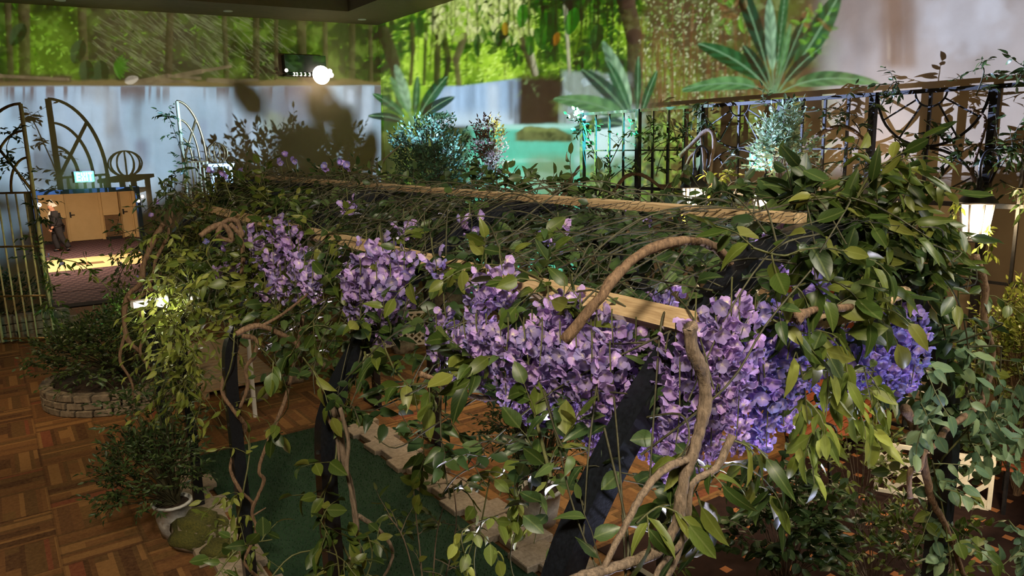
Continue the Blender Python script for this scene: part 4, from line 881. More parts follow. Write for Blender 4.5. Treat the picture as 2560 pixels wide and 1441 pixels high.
# front right: the big leafy crest and its trailing curtain
v = Plant('crest_vine', 'large dark glossy-leaved vine heaped on the front right corner of the pergola', 'vine', (3.4, 1.6, 2.6), None, 'leaf', 'long', 'stem', 41)
for a in [[(2080, 640), (2130, 520), (2180, 430), (2230, 400)], [(2130, 640), (2200, 540), (2260, 470), (2290, 440)], [(2150, 700), (2220, 620), (2280, 560), (2310, 530)], [(2180, 790), (2250, 730), (2320, 690), (2350, 690)], [(2200, 660), (2270, 620), (2320, 620)], [(2120, 660), (2160, 600), (2240, 590)]]:
    v.along([atY(x, y, 1.75 - .06 * j) for j, (x, y) in enumerate(a)], 15, .20, 5, .125, .007, .4, bias=(0, -.2, .15))
v.done(300)
v = Plant('crest_vine', 'pale olive leaves spilling over the front arch beside the blue flowers', 'vine', (2.7, 1.6, 2.8), None, 'leaf', 'oval', 'stem', 42)
for a in [[(1880, 620), (1960, 640), (2040, 620), (2120, 640)], [(1980, 720), (2060, 700), (2140, 720), (2220, 700)], [(1930, 800), (2000, 830), (2080, 850)], [(2060, 800), (2130, 780), (2200, 760)]]:
    v.along([atY(x, y, 1.55) for x, y in a], 7, .18, 4, .125, .005, .6, bias=(0, -.3, .1))
v.done(240)
v = Plant('hanging_vine', 'bright olive leaves trailing below the blue-violet flowers over the bench', 'vine', tuple(atY(2090, 900, 1.55)), None, 'leaf_olive', 'long', 'stem', 43)
for a in [[(1990, 880), (2010, 960), (2020, 1060)], [(2060, 860), (2070, 960), (2060, 1060), (2020, 1140)], [(2110, 880), (2130, 980), (2140, 1070)], [(2160, 920), (2180, 1010), (2200, 1060)], [(2040, 920), (2100, 930), (2190, 930)]]:
    v.along([atY(x, y, 1.5) for x, y in a], 5, .15, 4, .125, .004, .8)
v.done(200)
v = Plant('hanging_vine', 'fresh green long leaves on the twisted trunk at the front arch', 'vine', tuple(atY(1740, 1180, 1.5)), None, 'leaf', 'long', 'stem', 44)
for a in [[(1690, 1150), (1720, 1130), (1750, 1190), (1720, 1260)], [(1760, 1200), (1830, 1160), (1900, 1190), (1940, 1240)], [(1800, 1100), (1870, 1110), (1920, 1140)], [(1740, 1230), (1760, 1300), (1730, 1380)], [(1590, 1310), (1640, 1270), (1690, 1260)]]:
    v.along([atY(x, y, 1.5) for x, y in a], 4, .11, 4, .135, .004, .9)
v.done(160)
v = Plant('hanging_vine', 'bluish green leafy curtain over the front right pergola post', 'vine', tuple(atY(2400, 1000, 1.7)), None, 'leaf_blue', 'oval', 'stem', 45)
for a in [[(2440, 810), (2440, 920), (2400, 1030)], [(2350, 780), (2370, 900), (2340, 1010), (2330, 1120)], [(2470, 860), (2500, 980), (2480, 1080), (2520, 1180)], [(2540, 900), (2560, 1020), (2530, 1130)], [(2420, 1050), (2430, 1110), (2500, 1110)], [(2520, 1300), (2560, 1360), (2500, 1420)], [(2330, 1150), (2360, 1290), (2380, 1430)], [(2320, 880), (2300, 960), (2310, 1080)]]:
    v.along([atY(x, y, 1.65) for x, y in a], 10, .22, 5, .095, .005, .6)
v.done(300)
v = post_vine(1.75, .3, 2.9, 22, .10, 'oval', 'leaf', 'dark vine climbing the front right pergola post', 46, .34, bias=(.1, -.2, 0), X=PXR); v.done(220)
for Y, seed, lab in [(3.78, 47, 'vine on the right post standing behind the wisteria'), (5.75, 48, 'thin vine on the right post by the potted shrub'), (7.55, 49, 'thin vine on the right post beside the pavers'), (9.2, 50, 'thin vine on the farthest right pergola post')]:
    v = post_vine(Y, .1, 2.6, 22, .09, 'long', 'leaf', lab, seed, .22, bias=(0, 0, 0), X=PXR); v.done(120)
# sprigs standing up behind the ridge
v = Plant('ridge_vine', 'dark upright sprigs behind the timber ridge against the turquoise pool', 'vine', (3.1, 4.0, 3.1), None, 'leaf_dark', 'oval', 'stem_dark', 51)
for x, y0, y1 in [(1200, 480, 425), (1235, 485, 420), (1180, 475, 440), (1260, 490, 455), (1290, 490, 460), (1345, 500, 445), (1385, 500, 470), (1420, 505, 450), (1450, 505, 490), (1490, 510, 480), (1535, 515, 475), (1640, 530, 480), (1700, 540, 500), (1860, 545, 500), (1830, 545, 470), (1760, 540, 505)]:
    v.along([atX(x - 8, y0 + 10, 3.05), atX(x, (y0 + y1) / 2, 3.1), atX(x + 14, y1, 3.1)], 4, .16, 4, .085, .004, .1, bias=(0, 0, .5))
v.along([shoulder(.62, 1.6, .06), shoulder(.64, 4, .1), shoulder(.62, 6.2, .1), shoulder(.6, 8.6, .14)], 110, .3, 5, .09, .006, .2, bias=(.1, 0, .35))
v.done(300)
v = Plant('crest_vine', 'dark leaves over the roof beside the far lanterns', 'vine', (3.2, 2.2, 3.1), None, 'leaf_dark', 'oval', 'stem_dark', 52)
for a in [[(1880, 560), (1960, 520), (2020, 480), (2070, 440)], [(2010, 560), (2060, 500), (2110, 470)], [(1930, 570), (1990, 540), (2060, 540)]]:
    v.along([atX(x, y, 3.0) for x, y in a], 12, .22, 4, .12, .005, .3)
v.done(200)
# blue-violet clematis flowers at the far corner
for i, (x, y) in enumerate([(712, 383), (735, 402), (700, 408), (812, 415), (855, 410), (868, 412), (605, 425), (525, 425), (560, 440), (390, 505), (372, 535), (120, 637), (156, 660), (348, 690), (515, 608), (560, 620), (300, 660)]):
    X = 2.6 if x > 580 else (1.45 if x > 200 else 1.3)
    p = atX(x, y, X) if x > 200 else atY(x, y, 15.55); o = thing('clematis_flower', 'small pale violet flower %s' % ['tallest over the far ridge end', 'drooping from the tallest stem at the far ridge end', 'left of the tallest stem at the far ridge end', 'above the leaves before the dark wall shadow', 'right of the ridge end, first of two', 'right of the ridge end, second of two', 'in the leaves left of the ridge end', 'below the tall cane gate', 'on the leafy corner top', 'beside the doorway edge, upper', 'beside the doorway edge, lower', 'on the cane gate by the walking man', 'on the trailing stem below the walking man', 'low before the purple corridor carpet', 'left of the curled woody vine', 'under the curled woody vine', 'over the pale corridor floor band'][i], 'flower', p, 'scattered clematis flowers')
    for j in range(2):
        z = (rdir() + (CAMV - p).normalized()).normalized(); link('petals', FLOR['petal_blue'][(i + j) % 4], o, p + rdir() * .03 * j, basis(rdir(), z).to_quaternion(), .055 if X > 2 else .045)
    MB().tube([p, p + V((.02, .03, -.08)), p + V((.05, .05, -.18))], .004, 4, caps=False).build('stem', M['stem'], o)

# ---------------------------------------------------------------- bare woody vines
D = lambda pts, Y: [atY(x, y, Y) for x, y in pts]
branch('woody_vine', 'bare bent vine arching over the roof above the front flowers', [(1.5, 1.85, 2.95)] + D([(1500, 745), (1540, 690), (1620, 625), (1720, 602), (1790, 620), (1830, 670), (1842, 720), (1840, 780)], 1.78), .019, .016, 'bark', [(D([(1838, 690), (1880, 670), (1930, 655), (1960, 640)], 1.78), .017)], seed=1)
branch('woody_vine', 'thick twisted trunk hanging at the front arch between the flowers', D([(1725, 815), (1730, 870), (1758, 940), (1762, 1010), (1745, 1090), (1718, 1170), (1705, 1230), (1690, 1310), (1640, 1380), (1520, 1425), (1440, 1450), (1380, 1475)], 1.46), .022, .016, 'bark_grey', [(D([(1715, 1150), (1660, 1175), (1610, 1230), (1560, 1320), (1510, 1420), (1480, 1500)], 1.46), .014), (D([(1830, 1090), (1790, 1170), (1730, 1210), (1720, 1290), (1690, 1400), (1640, 1490)], 1.46), .014), (D([(1700, 1250), (1720, 1330), (1650, 1420), (1620, 1500)], 1.46), .013)], seed=2)
branch('woody_vine', 'smooth slack vine curving below the flower band over the carpet', D([(1050, 935), (1100, 955), (1160, 985), (1230, 997), (1300, 975), (1360, 920), (1400, 870)], 2.6), .013, .010, 'bark', seed=3)
branch('woody_vine', 'curled corkscrew vine knotted beside the far flower cluster', D([(500, 590), (530, 570), (560, 562), (580, 600), (545, 590), (560, 556), (590, 552), (606, 590), (590, 575), (575, 560), (600, 590), (608, 640), (600, 720), (608, 800)], 5.9), .022, .016, 'bark', seed=4)
branch('woody_vine', 'forked bare vine reaching from the third post above the deck', D([(590, 835), (640, 815), (690, 830), (740, 860), (752, 905)], 4.6), .020, .013, 'bark', [(D([(650, 818), (700, 790), (740, 760), (770, 735)], 4.6), .012)], seed=5)
branch('woody_vine', 'knotted vine spiralling down beside the deck rope', D([(605, 840), (640, 850), (636, 890), (615, 920), (618, 970), (600, 1020)], 5.0), .016, .012, 'bark', seed=6)
branch('woody_vine', 'vine wrapped round the third left post', [V((PXL + .07 * math.cos(q * 1.5), 5.75 + .08 * math.sin(q * 1.5) - .02, 2.1 - q * .16)) for q in range(13)], .017, .012, 'bark', seed=7)
branch('woody_vine', 'pale twin stems tied along the second left post', D([(830, 1010), (850, 1080), (860, 1150), (880, 1230), (890, 1320), (900, 1400)], 3.65), .018, .014, 'bark_grey', [(D([(850, 1020), (870, 1100), (868, 1180), (885, 1260), (895, 1330), (870, 1410)], 3.6), .013), (D([(895, 1290), (940, 1320), (975, 1360), (980, 1400), (950, 1460)], 3.6), .014), (D([(810, 1030), (840, 1090), (850, 1170)], 3.66), .011)], seed=8)
branch('woody_vine', 'wavy stem hanging free between the second and third left posts', [(1.62, 4.75, 2.5), (1.45, 4.7, 2.0)] + D([(650, 1160), (660, 1200), (645, 1240), (630, 1280), (640, 1330), (610, 1400)], 4.6), .013, .010, 'bark', [(D([(632, 1290), (665, 1270)], 4.6), .007)], seed=9)
branch('woody_vine', 'tangled root-like vine at the far left post before the doorway', D([(410, 560), (385, 600), (360, 660), (350, 710), (320, 740), (310, 800), (320, 850), (350, 880)], 8.3), .032, .022, 'bark', [(D([(430, 520), (420, 590), (390, 650), (380, 700), (345, 745)], 8.3), .022), (D([(330, 760), (380, 720), (420, 725), (440, 745)], 8.2), .022), (D([(320, 740), (350, 780), (365, 830), (350, 880), (380, 930)], 8.2), .022), (D([(345, 745), (400, 715), (450, 690)], 8.2), .016), (D([(315, 830), (300, 900), (330, 960), (330, 1040)], 8.3), .018)], seed=10)
branch('woody_vine', 'long kinked vine beside the front right post over the bench', D([(2440, 640), (2462, 720), (2460, 800), (2482, 890), (2470, 950), (2450, 1010), (2400, 1050), (2360, 1080), (2345, 1110), (2310, 1130), (2300, 1170), (2275, 1180), (2275, 1245)], 1.6), .018, .014, 'bark', [(D([(2262, 1020), (2290, 1080), (2310, 1160), (2330, 1250), (2370, 1330), (2410, 1441)], 1.66), .026)], seed=11)
branch('driftwood_log', 'pale driftwood log with a broken end across the front arch', D([(2040, 806), (2100, 795), (2170, 785), (2230, 745), (2262, 728)], 1.58), .028, .024, 'timber', seed=12, n=10)
branch('driftwood_log', 'short reddish driftwood piece with a dark hollow knot', D([(1975, 795), (2040, 775), (2110, 770), (2165, 768)], 1.5), .016, .012, 'bark', [(D([(1990, 800), (2000, 785), (2015, 790)], 1.48), .026)], seed=13, n=10)
branch('driftwood_log', 'thick grey branch rising behind the leafy crest', D([(2020, 500), (2080, 530), (2140, 560), (2180, 600)], 1.9), .030, .024, 'bark_grey', seed=14, n=10)
branch('woody_vine', 'thin dark bare twig leaning over the far ridge', D([(935, 430), (965, 395), (1005, 360)], 8.5), .016, .006, 'stem_dark', seed=15)
# ---------------------------------------------------------------- garden floor items
tu = tag(MB().bbox((1.58, 2.2, 0), (3.36, 8.95, .025)).build('turf', mottled('turf_backing', lin(14, 40, 20), lin(24, 60, 30), 60, .95, .5)), 'dark green artificial turf path inside the pergola tunnel', 'turf', kind='stuff')
bl = MB(); rg = random.Random(3)
for i in range(16000):
    x, y = rg.uniform(1.6, 3.34), rg.uniform(3.6, 8.93); a = rg.uniform(0, 6.28); h = rg.uniform(.012, .028); c, s_ = math.cos(a) * .004, math.sin(a) * .004
    bl.add([(x - c, y - s_, .024), (x + c, y + s_, .024), (x + s_ * 2, y - c * 2, .024 + h)], [(0, 1, 2)])
bl.build('grass_blades', mottled('turf_blades', lin(16, 52, 24), lin(30, 78, 36), 30, .8, 0), tu)
tag(tu.children[0], kind='stuff')
for side, X, lab in [(1, 3.56, 'stepped pale paver edging on the right of the turf path'), (-1, 1.36, 'pale paver edging on the left of the turf path')]:
    e = thing('paver_edging', lab, 'edging', (X, 5.5, 0), 'turf path edgings'); n = 22
    for i in range(n):
        y = 2.3 + i * .305; dx = .05 * (1 if i % 2 else -1) + rg.uniform(-.015, .015)
        MB().bevbox((X + dx, y, .04), (.40, .295, .08), .008, rg.uniform(-.03, .03), .002).build('paver', M['paver'], e)
# stone ring planter with bush
cx, cy, R_ = 1.28, 12.2, .95
e = thing('stone_planter', 'round stacked stone planter ring under the dark bush', 'planter', (cx, cy, 0))
for c in range(3):
    n = 26
    for i in range(n):
        a = 2 * math.pi * (i + .5 * (c % 2)) / n; p = (cx + R_ * math.cos(a), cy + R_ * math.sin(a), .055 + c * .108)
        MB().bevbox(p, (.16, 2 * math.pi * R_ / n - .012, .10), .014, a, .006).build('stone', M['stone'], e)
MB().lathe((cx, cy, 0), [(.85, .02), (.85, .26), (.3, .32), (.001, .33)], 24).build('soil', M['soil'], e)
v = Plant('bush', 'dense dark green bush growing in the stone ring planter', 'bush', (cx, cy, .3), None, 'leaf_dark', 'tiny', 'stem_dark', 61)
v.bush((cx - .12, cy - .1, .66), (.98, .95, .52), 620, .22, 7, .075, .2, (cx, cy, .3)); v.done(260, 9)
def pot(name, label, p, r, h, mat='pot', seed=0):
    o = thing(name, label, 'pot', p); MB().lathe(p, [(r * .72, 0), (r * .9, h * .5), (r, h * .93), (r * 1.06, h * .93), (r * 1.06, h), (r * .92, h), (r * .88, h * .9)], 18).build('bowl', M[mat], o, True)
    MB().lathe(V(p) + V((0, 0, h * .86)), [(.001, 0), (r * .9, 0), (r * .88, .02), (.001, .03)], 16).build('soil', M['soil'], o); return o
pA = atZ(455, 1345); pot('flower_pot', 'white concrete pot beside the mossy boulders', (pA.x - .03, pA.y + .12, 0), .17, .34)
v = Plant('shrub', 'wispy dark shrub in the white pot beside the fourth post', 'shrub', (pA.x, pA.y + .1, .3), None, 'leaf_dark', 'long', 'stem_dark', 62)
v.bush((pA.x - .18, pA.y + .12, .62), (.42, .42, .38), 300, .22, 7, .06, .1, (pA.x, pA.y + .1, .3)); v.bush((pA.x - .05, pA.y + .2, 1.05), (.4, .4, .42), 70, .26, 6, .075, .1, (pA.x, pA.y + .1, .3)); v.done(300, 9)
for i, (x, y, r_, lab) in enumerate([(490, 1365, (.20, .20, .17), 'round mossy boulder at the foot of the white pot'), (560, 1395, (.17, .15, .10), 'low mossy boulder beside the left pavers'), (545, 1330, (.10, .12, .09), 'small mossy stone tucked behind the boulders')]):
    p = atZ(x, y); o = thing('boulder', lab, 'rock', (p.x, p.y, 0), 'mossy rocks'); MB().blob((p.x, p.y, r_[2] * .7), r_, 40 + i, 14, 9).build('stone_core', M['stone'], o, True)
    MB().blob((p.x, p.y, r_[2] * .80), [q * 1.04 for q in r_], 40 + i, 16, 10, .2).build('moss_cover', M['moss'], o, True)
# shrub inside the tunnel
pB = V((3.95, 5.25, 0)); pot('flower_pot', 'grey pot half hidden behind the pale-lit leaves', pB, .2, .36)
v = Plant('shrub', 'airy brown-green shrub in a grey pot under the flower band', 'shrub', (pB.x, pB.y, .3), None, 'leaf_dark', 'long', 'stem_dark', 63)
v.bush((pB.x, pB.y, .95), (.5, .5, .62), 330, .26, 7, .062, .1, (pB.x, pB.y, .3), shell=.3); v.done(300, 10)
# shrubs at the lower right
for i, (x, y, rad, z, n, size, kind, mk, lab) in enumerate([(1960, 1480, (.42, .42, .4), .55, 120, .10, 'oval', 'leaf_dark', 'dark glossy-leaved shrub on the brown dotted carpet'), (2150, 1330, (.36, .34, .45), .55, 50, .085, 'long', 'leaf_olive', 'open twiggy shrub before the slatted bench'), (2180, 1480, (.4, .4, .3), .4, 60, .08, 'long', 'leaf', 'low shrub at the bottom edge beside the front right post'), (2330, 1520, (.35, .35, .3), .4, 40, .08, 'oval', 'leaf', 'leafy shrub at the foot of the front right post')]):
    p = atZ(x, y); v = Plant('shrub', lab, 'shrub', (p.x, p.y, 0), 'shrubs on the brown carpet', mk, kind, 'bark_grey', 70 + i)
    v.bush((p.x, p.y, z), rad, n, .24, 6, size, .1, (p.x, p.y, 0), shell=.35); v.done(260)
# deck with rope rail
dk = thing('deck', 'pale timber plank deck with rope rails beyond the lawn', 'deck', (2.85, 12.4, 0))
for i in range(21):
    y = 11.15 + i * .145; MB().bevbox((2.78, y, .12 + .0015 * (10 - abs(i - 10)) ** 2 * .4), (1.15, .135, .04), .006, rg.uniform(-.01, .01)).build('plank', M['deck_wood'], dk)
for X in (2.25, 3.3): MB().bbox((X - .04, 11.1, 0), (X + .04, 14.1, .1)).build('joist', M['deck_wood'], dk)
for X in (2.2, 3.36):
    for y in (11.2, 12.6, 14.0): MB().tube([(X, y, 0), (X, y, .75)], .03, 8).build('rail_post', M['deck_wood'], dk)
    for y0, y1 in ((11.2, 12.6), (12.6, 14.0)):
        P = [V((X, y0 + (y1 - y0) * q / 12, .72 - .30 * math.sin(math.pi * q / 12))) for q in range(13)]
        MB().tube(P, .018, 6).build('rope', M['rope'], dk, True)
    MB().tube([V((X, 11.2, .72)), V((X - .02, 11.1, .5)), V((X + .02, 11.06, .25)), V((X, 11.05, .14))], .018, 6).build('rope', M['rope'], dk, True)
v = Plant('shrub', 'light green shrub beside the deck rope', 'shrub', (3.75, 11.2, 0), None, 'leaf_olive', 'long', 'stem', 75)
v.bush((3.8, 11.3, .5), (.42, .42, .5), 130, .26, 6, .10, .2, (3.8, 11.3, .05)); v.done(200, 10)
for i, (x, y) in enumerate([(735, 955), (760, 940), (705, 905), (790, 925), (640, 1000), (1010, 880)]):
    p = atZ(x, y); o = tag(MB().blob((0, 0, 0), (.22, .15, .11), 60 + i, 12, 8, .2).build('boulder', M['stone'], None, True, None), ['grey stone at the near corner of the deck', 'second grey stone right of the deck corner', 'stone behind the deck corner', 'stone at the end of the row right of the deck', 'small stone on the carpet before the deck', 'stone before the white lattice'][i], 'rock', 'stones round the deck'); o.location = (p.x, p.y, .07)
# white lattice panels
def lattice(name, label, a, b, z0, z1, step=.11, mat='white_lattice', group=None, w=.035):
    a, b = V(a), V(b); L_ = (b - a).length; e = (b - a) / L_; H_ = z1 - z0; nrm = e.cross(V((0, 0, 1)))
    o = thing(name, label, 'lattice', (a + b) / 2 + V((0, 0, z0)), group)
    P = lambda u, z, k: a + e * u + V((0, 0, z0 + z)) + nrm * k
    for sgn, kk in ((1, .006), (-1, -.006)):
        c = -H_
        while c < L_:
            u0, u1 = max(0, c), min(L_, c + H_)
            if u1 - u0 > .03:
                z_0, z_1 = (u0 - c, u1 - c) if sgn > 0 else (H_ - (u0 - c), H_ - (u1 - c))
                MB().bar(P(u0, z_0, kk), P(u1, z_1, kk), w, .010, up=tuple(nrm)).build('slat', M[mat], o)
            c += step
    for (u0, zz0, u1, zz1) in ((0, 0, L_, 0), (0, H_, L_, H_), (0, 0, 0, H_), (L_, 0, L_, H_)): MB().bar(P(u0, zz0, 0), P(u1, zz1, 0), .04, .03, up=tuple(nrm)).build('frame', M[mat], o)
    return o
lattice('garden_trellis', 'white lattice panel glimpsed between the leaves and the far carpet', (5.35, 12.0, 0), (6.5, 11.55, 0), .03, .62, .13)
v = Plant('shrub', 'dark foliage filling the space behind the white lattice panel', 'shrub', (6.1, 12.2, 0), None, 'leaf_dark', 'tiny', 'stem_dark', 76); v.bush((6.0, 12.25, .45), (.7, .35, .45), 160, .2, 6, .07); v.done(0)
lattice('lattice_planter', 'white lattice front of the low planter before the fence', (7.05, 3.65, 0), (7.5, 2.78, 0), .02, .52, .20, w=.045, group='low lattice planter')
lattice('lattice_planter', 'short white lattice side of the low planter seen edge-on', (7.5, 2.78, 0), (7.95, 2.95, 0), .02, .55, .20, w=.045, group='low lattice planter')
v = Plant('shrub', 'dark plants growing inside the white lattice planter', 'shrub', (7.6, 3.3, 0), None, 'leaf_dark', 'oval', 'stem_dark', 77); v.bush((7.65, 3.35, .35), (.3, .35, .28), 70, .2, 5, .08); v.done(0)
# benches
def bench(label, c, rz, w=1.5, group='slatted benches'):
    o = thing('bench', label, 'bench', c, group); R3 = Matrix.Rotation(rz, 3, 'Z'); P = lambda x, y, z: V(c) + R3 @ V((x, y, z))
    for i in range(5): MB().box(P(0, -.20 + i * .10, .45), (w, .085, .028), rot=R3).build('seat_slat', M['bench_wood'], o)
    for i in range(4): MB().box(P(0, .30 + i * .025, .56 + i * .10), (w, .022, .08), rot=R3 @ Matrix.Rotation(-.25, 3, 'X')).build('back_slat', M['bench_wood'], o)
    for sx in (-1, 1):
        x = sx * (w / 2 - .05); mb = MB()
        mb.tube(spline([P(x, -.26, 0), P(x, -.22, .25), P(x, -.24, .44)], 4), .02, 6); mb.tube(spline([P(x, .32, 0), P(x, .25, .25), P(x, .26, .44), P(x, .40, .92)], 4), .02, 6); mb.tube([P(x, -.24, .43), P(x, .26, .43)], .018, 6)
        mb.tube(spline([P(x, -.24, .44), P(x, -.27, .62), P(x, -.18, .67), P(x, .1, .66), P(x, .33, .68)], 4), .016, 6); mb.build('iron_end', M['iron'], o)
    return o
bench('orange wooden slatted bench with iron ends behind the trailing leaves', (7.55, 4.35, 0), .14, 1.7)
bench('orange wooden slatted bench at the right edge behind the leafy curtain', (8.0, 2.15, 0), -1.2, 1.4)
o = thing('backdrop_panel', 'grey-blue freestanding backdrop panel beside the bench', 'panel', (8.0, 5.3, 0)); MB().bevbox((8.1, 5.0, .62), (.95, .05, 1.2), .005, -.12).build('board', M['slate'], o); MB().bevbox((8.1, 5.03, .03), (.9, .3, .06), .005, -.12).build('foot', M['iron'], o)
# corner shrubs
pC = V((7.95, 13.9, 0))
pot('tree_pot', 'large dark planter pot of the tall corner shrub', pC, .42, .6, 'stone')
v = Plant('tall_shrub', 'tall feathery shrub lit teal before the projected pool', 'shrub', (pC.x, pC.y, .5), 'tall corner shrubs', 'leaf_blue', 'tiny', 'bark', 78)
v.T.tube([pC + V((0, 0, .5)), pC + V((.05, 0, 1.6)), pC + V((-.05, .1, 2.6))], .07, 8, .03)
v.bush(pC + V((-.2, 0, 2.85)), (.90, .85, 1.25), 620, .34, 8, .095, .0, pC + V((0, 0, 1.8)), shell=.25); v.done(200, 9)
v = Plant('tall_shrub', 'reddish feathery shrub on the right of the tall teal shrub', 'shrub', (8.6, 12.95, 0), 'tall corner shrubs', 'leaf_rust', 'tiny', 'bark', 79)
v.T.tube([V((8.6, 12.95, 0)), V((8.58, 12.95, 1.6)), V((8.56, 12.95, 2.6))], .09, 8, .03)
v.bush((8.55, 12.95, 3.0), (.30, .40, 1.1), 200, .26, 8, .085, .0, (8.56, 12.95, 2.2), shell=.2); v.done(150, 9)
v = Plant('shrub', 'dark bush at the foot of the tall corner shrub', 'shrub', (6.5, 15.6, 0), None, 'leaf', 'tiny', 'stem_dark', 80); v.bush((6.5, 15.6, 1.85), (.75, .75, 1.2), 300, .34, 7, .10, .0, (6.5, 15.6, .0), shell=.3); v.done(100, 9)
# ---------------------------------------------------------------- iron fence with sunburst panels
FY = [1.166 * XF, 1.0086 * XF, .861 * XF, .704 * XF, .561 * XF, .411 * XF, .262 * XF]
ZT, ZM, ZB, ZL = 4.05, 3.43, 2.83, 2.02
fe = thing('iron_fence', 'tall black iron fence with sunburst panels before the right wall', 'fence', (XF, FY[3], 0))
def fb(p, q, w, name='bar'): return MB().bar(p, q, w, w).build(name, M['iron'], fe)
def F(y, z): return V((XF, y, z))
for y in FY: MB().bar(F(y, 0), F(y, ZT + .02), .075, .075).build('post', M['iron'], fe)
for a, b in zip(FY[:-1], FY[1:]):
    for z, w in ((ZT, .045), (ZB, .05), (ZL, .03), (.15, .04)): fb(F(a - .03, z), F(b + .03, z), w, 'rail')
for i, (a, b) in enumerate(zip(FY[:-1], FY[1:])):
    wd = a - b; m = (a + b) / 2
    if i in (2, 4):
        fb(F(m, .15), F(m, ZT), .03)
        for zc, sg in ((ZT, -1), (ZB, 1)):
            R_ = .60
            for r_, th in ((R_, .016), (.17, .012)):
                P = [F(m + (wd / 2 - .05 if r_ > .3 else r_) * math.cos(q * math.pi / 20), zc + sg * r_ * math.sin(q * math.pi / 20)) for q in range(21)]
                MB().tube(P, th, 6).build('arc', M['iron'], fe, True)
            for an in (30, 58, 122, 150):
                c, s_ = math.cos(math.radians(an)), math.sin(math.radians(an))
                fb(F(m + .17 * c, zc + sg * .17 * s_), F(m + (wd / 2 - .05) * c, zc + sg * R_ * s_), .016, 'spoke')
        for q in (-.25, .25): fb(F(m + wd * q, .15), F(m + wd * q, ZB), .022)
    else:
        fb(F(a, ZM), F(b, ZM), .022, 'rail')
        for q in (.25, .5, .75): fb(F(a - wd * q, .15), F(a - wd * q, ZT), .03)
# vines and bare branches on the fence
for i, (a, lab) in enumerate([
    ([[(1440, 300), (1460, 310), (1480, 370), (1500, 400)], [(1520, 420), (1550, 360), (1570, 330), (1590, 330)], [(1500, 470), (1560, 420), (1590, 400)]], 'leafy vine on the end panel of the iron fence before the pool'),
    ([[(1600, 340), (1650, 310), (1700, 330), (1740, 320)], [(1610, 400), (1650, 360), (1720, 340)], [(1640, 440), (1650, 400), (1680, 330)]], 'leafy vine across the second plain panel of the fence'),
    ([[(1750, 270), (1770, 255), (1765, 300)], [(1880, 270), (1920, 260), (1950, 280), (1990, 270)], [(1800, 420), (1830, 390), (1870, 400)]], 'dark vine tufts on the first sunburst panel of the fence'),
    ([[(1960, 270), (2020, 280), (2080, 270), (2140, 290)], [(2010, 400), (2050, 420), (2080, 440)], [(2130, 300), (2150, 330), (2140, 370)], [(2130, 420), (2160, 440), (2150, 400)]], 'leafy vine along the top of the middle plain panel'),
    ([[(2200, 270), (2230, 210), (2260, 205)], [(2230, 340), (2260, 370), (2250, 410)], [(2310, 300), (2340, 330), (2330, 360)], [(2330, 380), (2380, 400), (2440, 430), (2430, 460)], [(2350, 420), (2390, 390), (2440, 360)]], 'tangled vine on the second sunburst panel of the fence'),
    ([[(2440, 240), (2460, 180), (2450, 160)], [(2500, 420), (2530, 380), (2560, 400)], [(2480, 380), (2520, 350), (2560, 350)], [(2550, 200), (2560, 160)], [(2500, 450), (2540, 470), (2580, 470)]], 'leafy vine on the right end of the iron fence')]):
    v = Plant('fence_vine', lab, 'vine', F(FY[min(i, 5)], 2.9), 'vines on the iron fence', 'leaf_dark', 'long', 'stem_dark', 100 + i)
    for q in a: v.along([atX(x, y, XF - .12) for x, y in q], 8, .3, 6, .10, .008, .3)
    v.done(150, 12)
v = Plant('fence_vine', 'leafy vine tip crowning the end post of the iron fence', 'vine', F(FY[0], 3.6), 'vines on the iron fence', 'leaf_dark', 'oval', 'stem_dark', 108)
v.bush((XF + .13, FY[0] + .22, 3.72), (.14, .16, .34), 11, .2, 5, .10, .3, (XF, FY[0], 3.3)); v.done(120, 12)
# bare woody branches on the fence
B8 = lambda pts, X=XF - .15: [atX(x, y, X) for x, y in pts]
branch('fence_branch', 'bare branch looping over the first sunburst panel of the fence', B8([(1700, 390), (1740, 350), (1770, 325), (1785, 345), (1780, 400), (1770, 450), (1745, 490)]), .035, .022, 'bark_grey', [(B8([(1760, 470), (1760, 400), (1750, 330)]), .03), (B8([(1775, 440), (1790, 490), (1800, 530)]), .028)], seed=21)
branch('fence_branch', 'bright twisted branch arching low over the second fence panel', B8([(1530, 485), (1560, 445), (1590, 435), (1620, 445), (1660, 470), (1700, 445), (1725, 395), (1745, 375)]), .032, .022, 'bark', [(B8([(1640, 462), (1670, 462), (1710, 440)]), .016)], seed=22)
branch('fence_branch', 'curved bare branch on the middle plain panel of the fence', B8([(2010, 370), (2050, 335), (2090, 318), (2130, 325), (2170, 360)]), .034, .022, 'bark', seed=23)
branch('fence_branch', 'thin bare branch reaching up beside the second sunburst panel', B8([(2450, 460), (2430, 430), (2460, 330), (2460, 290), (2420, 270)]), .024, .012, 'bark', seed=24)
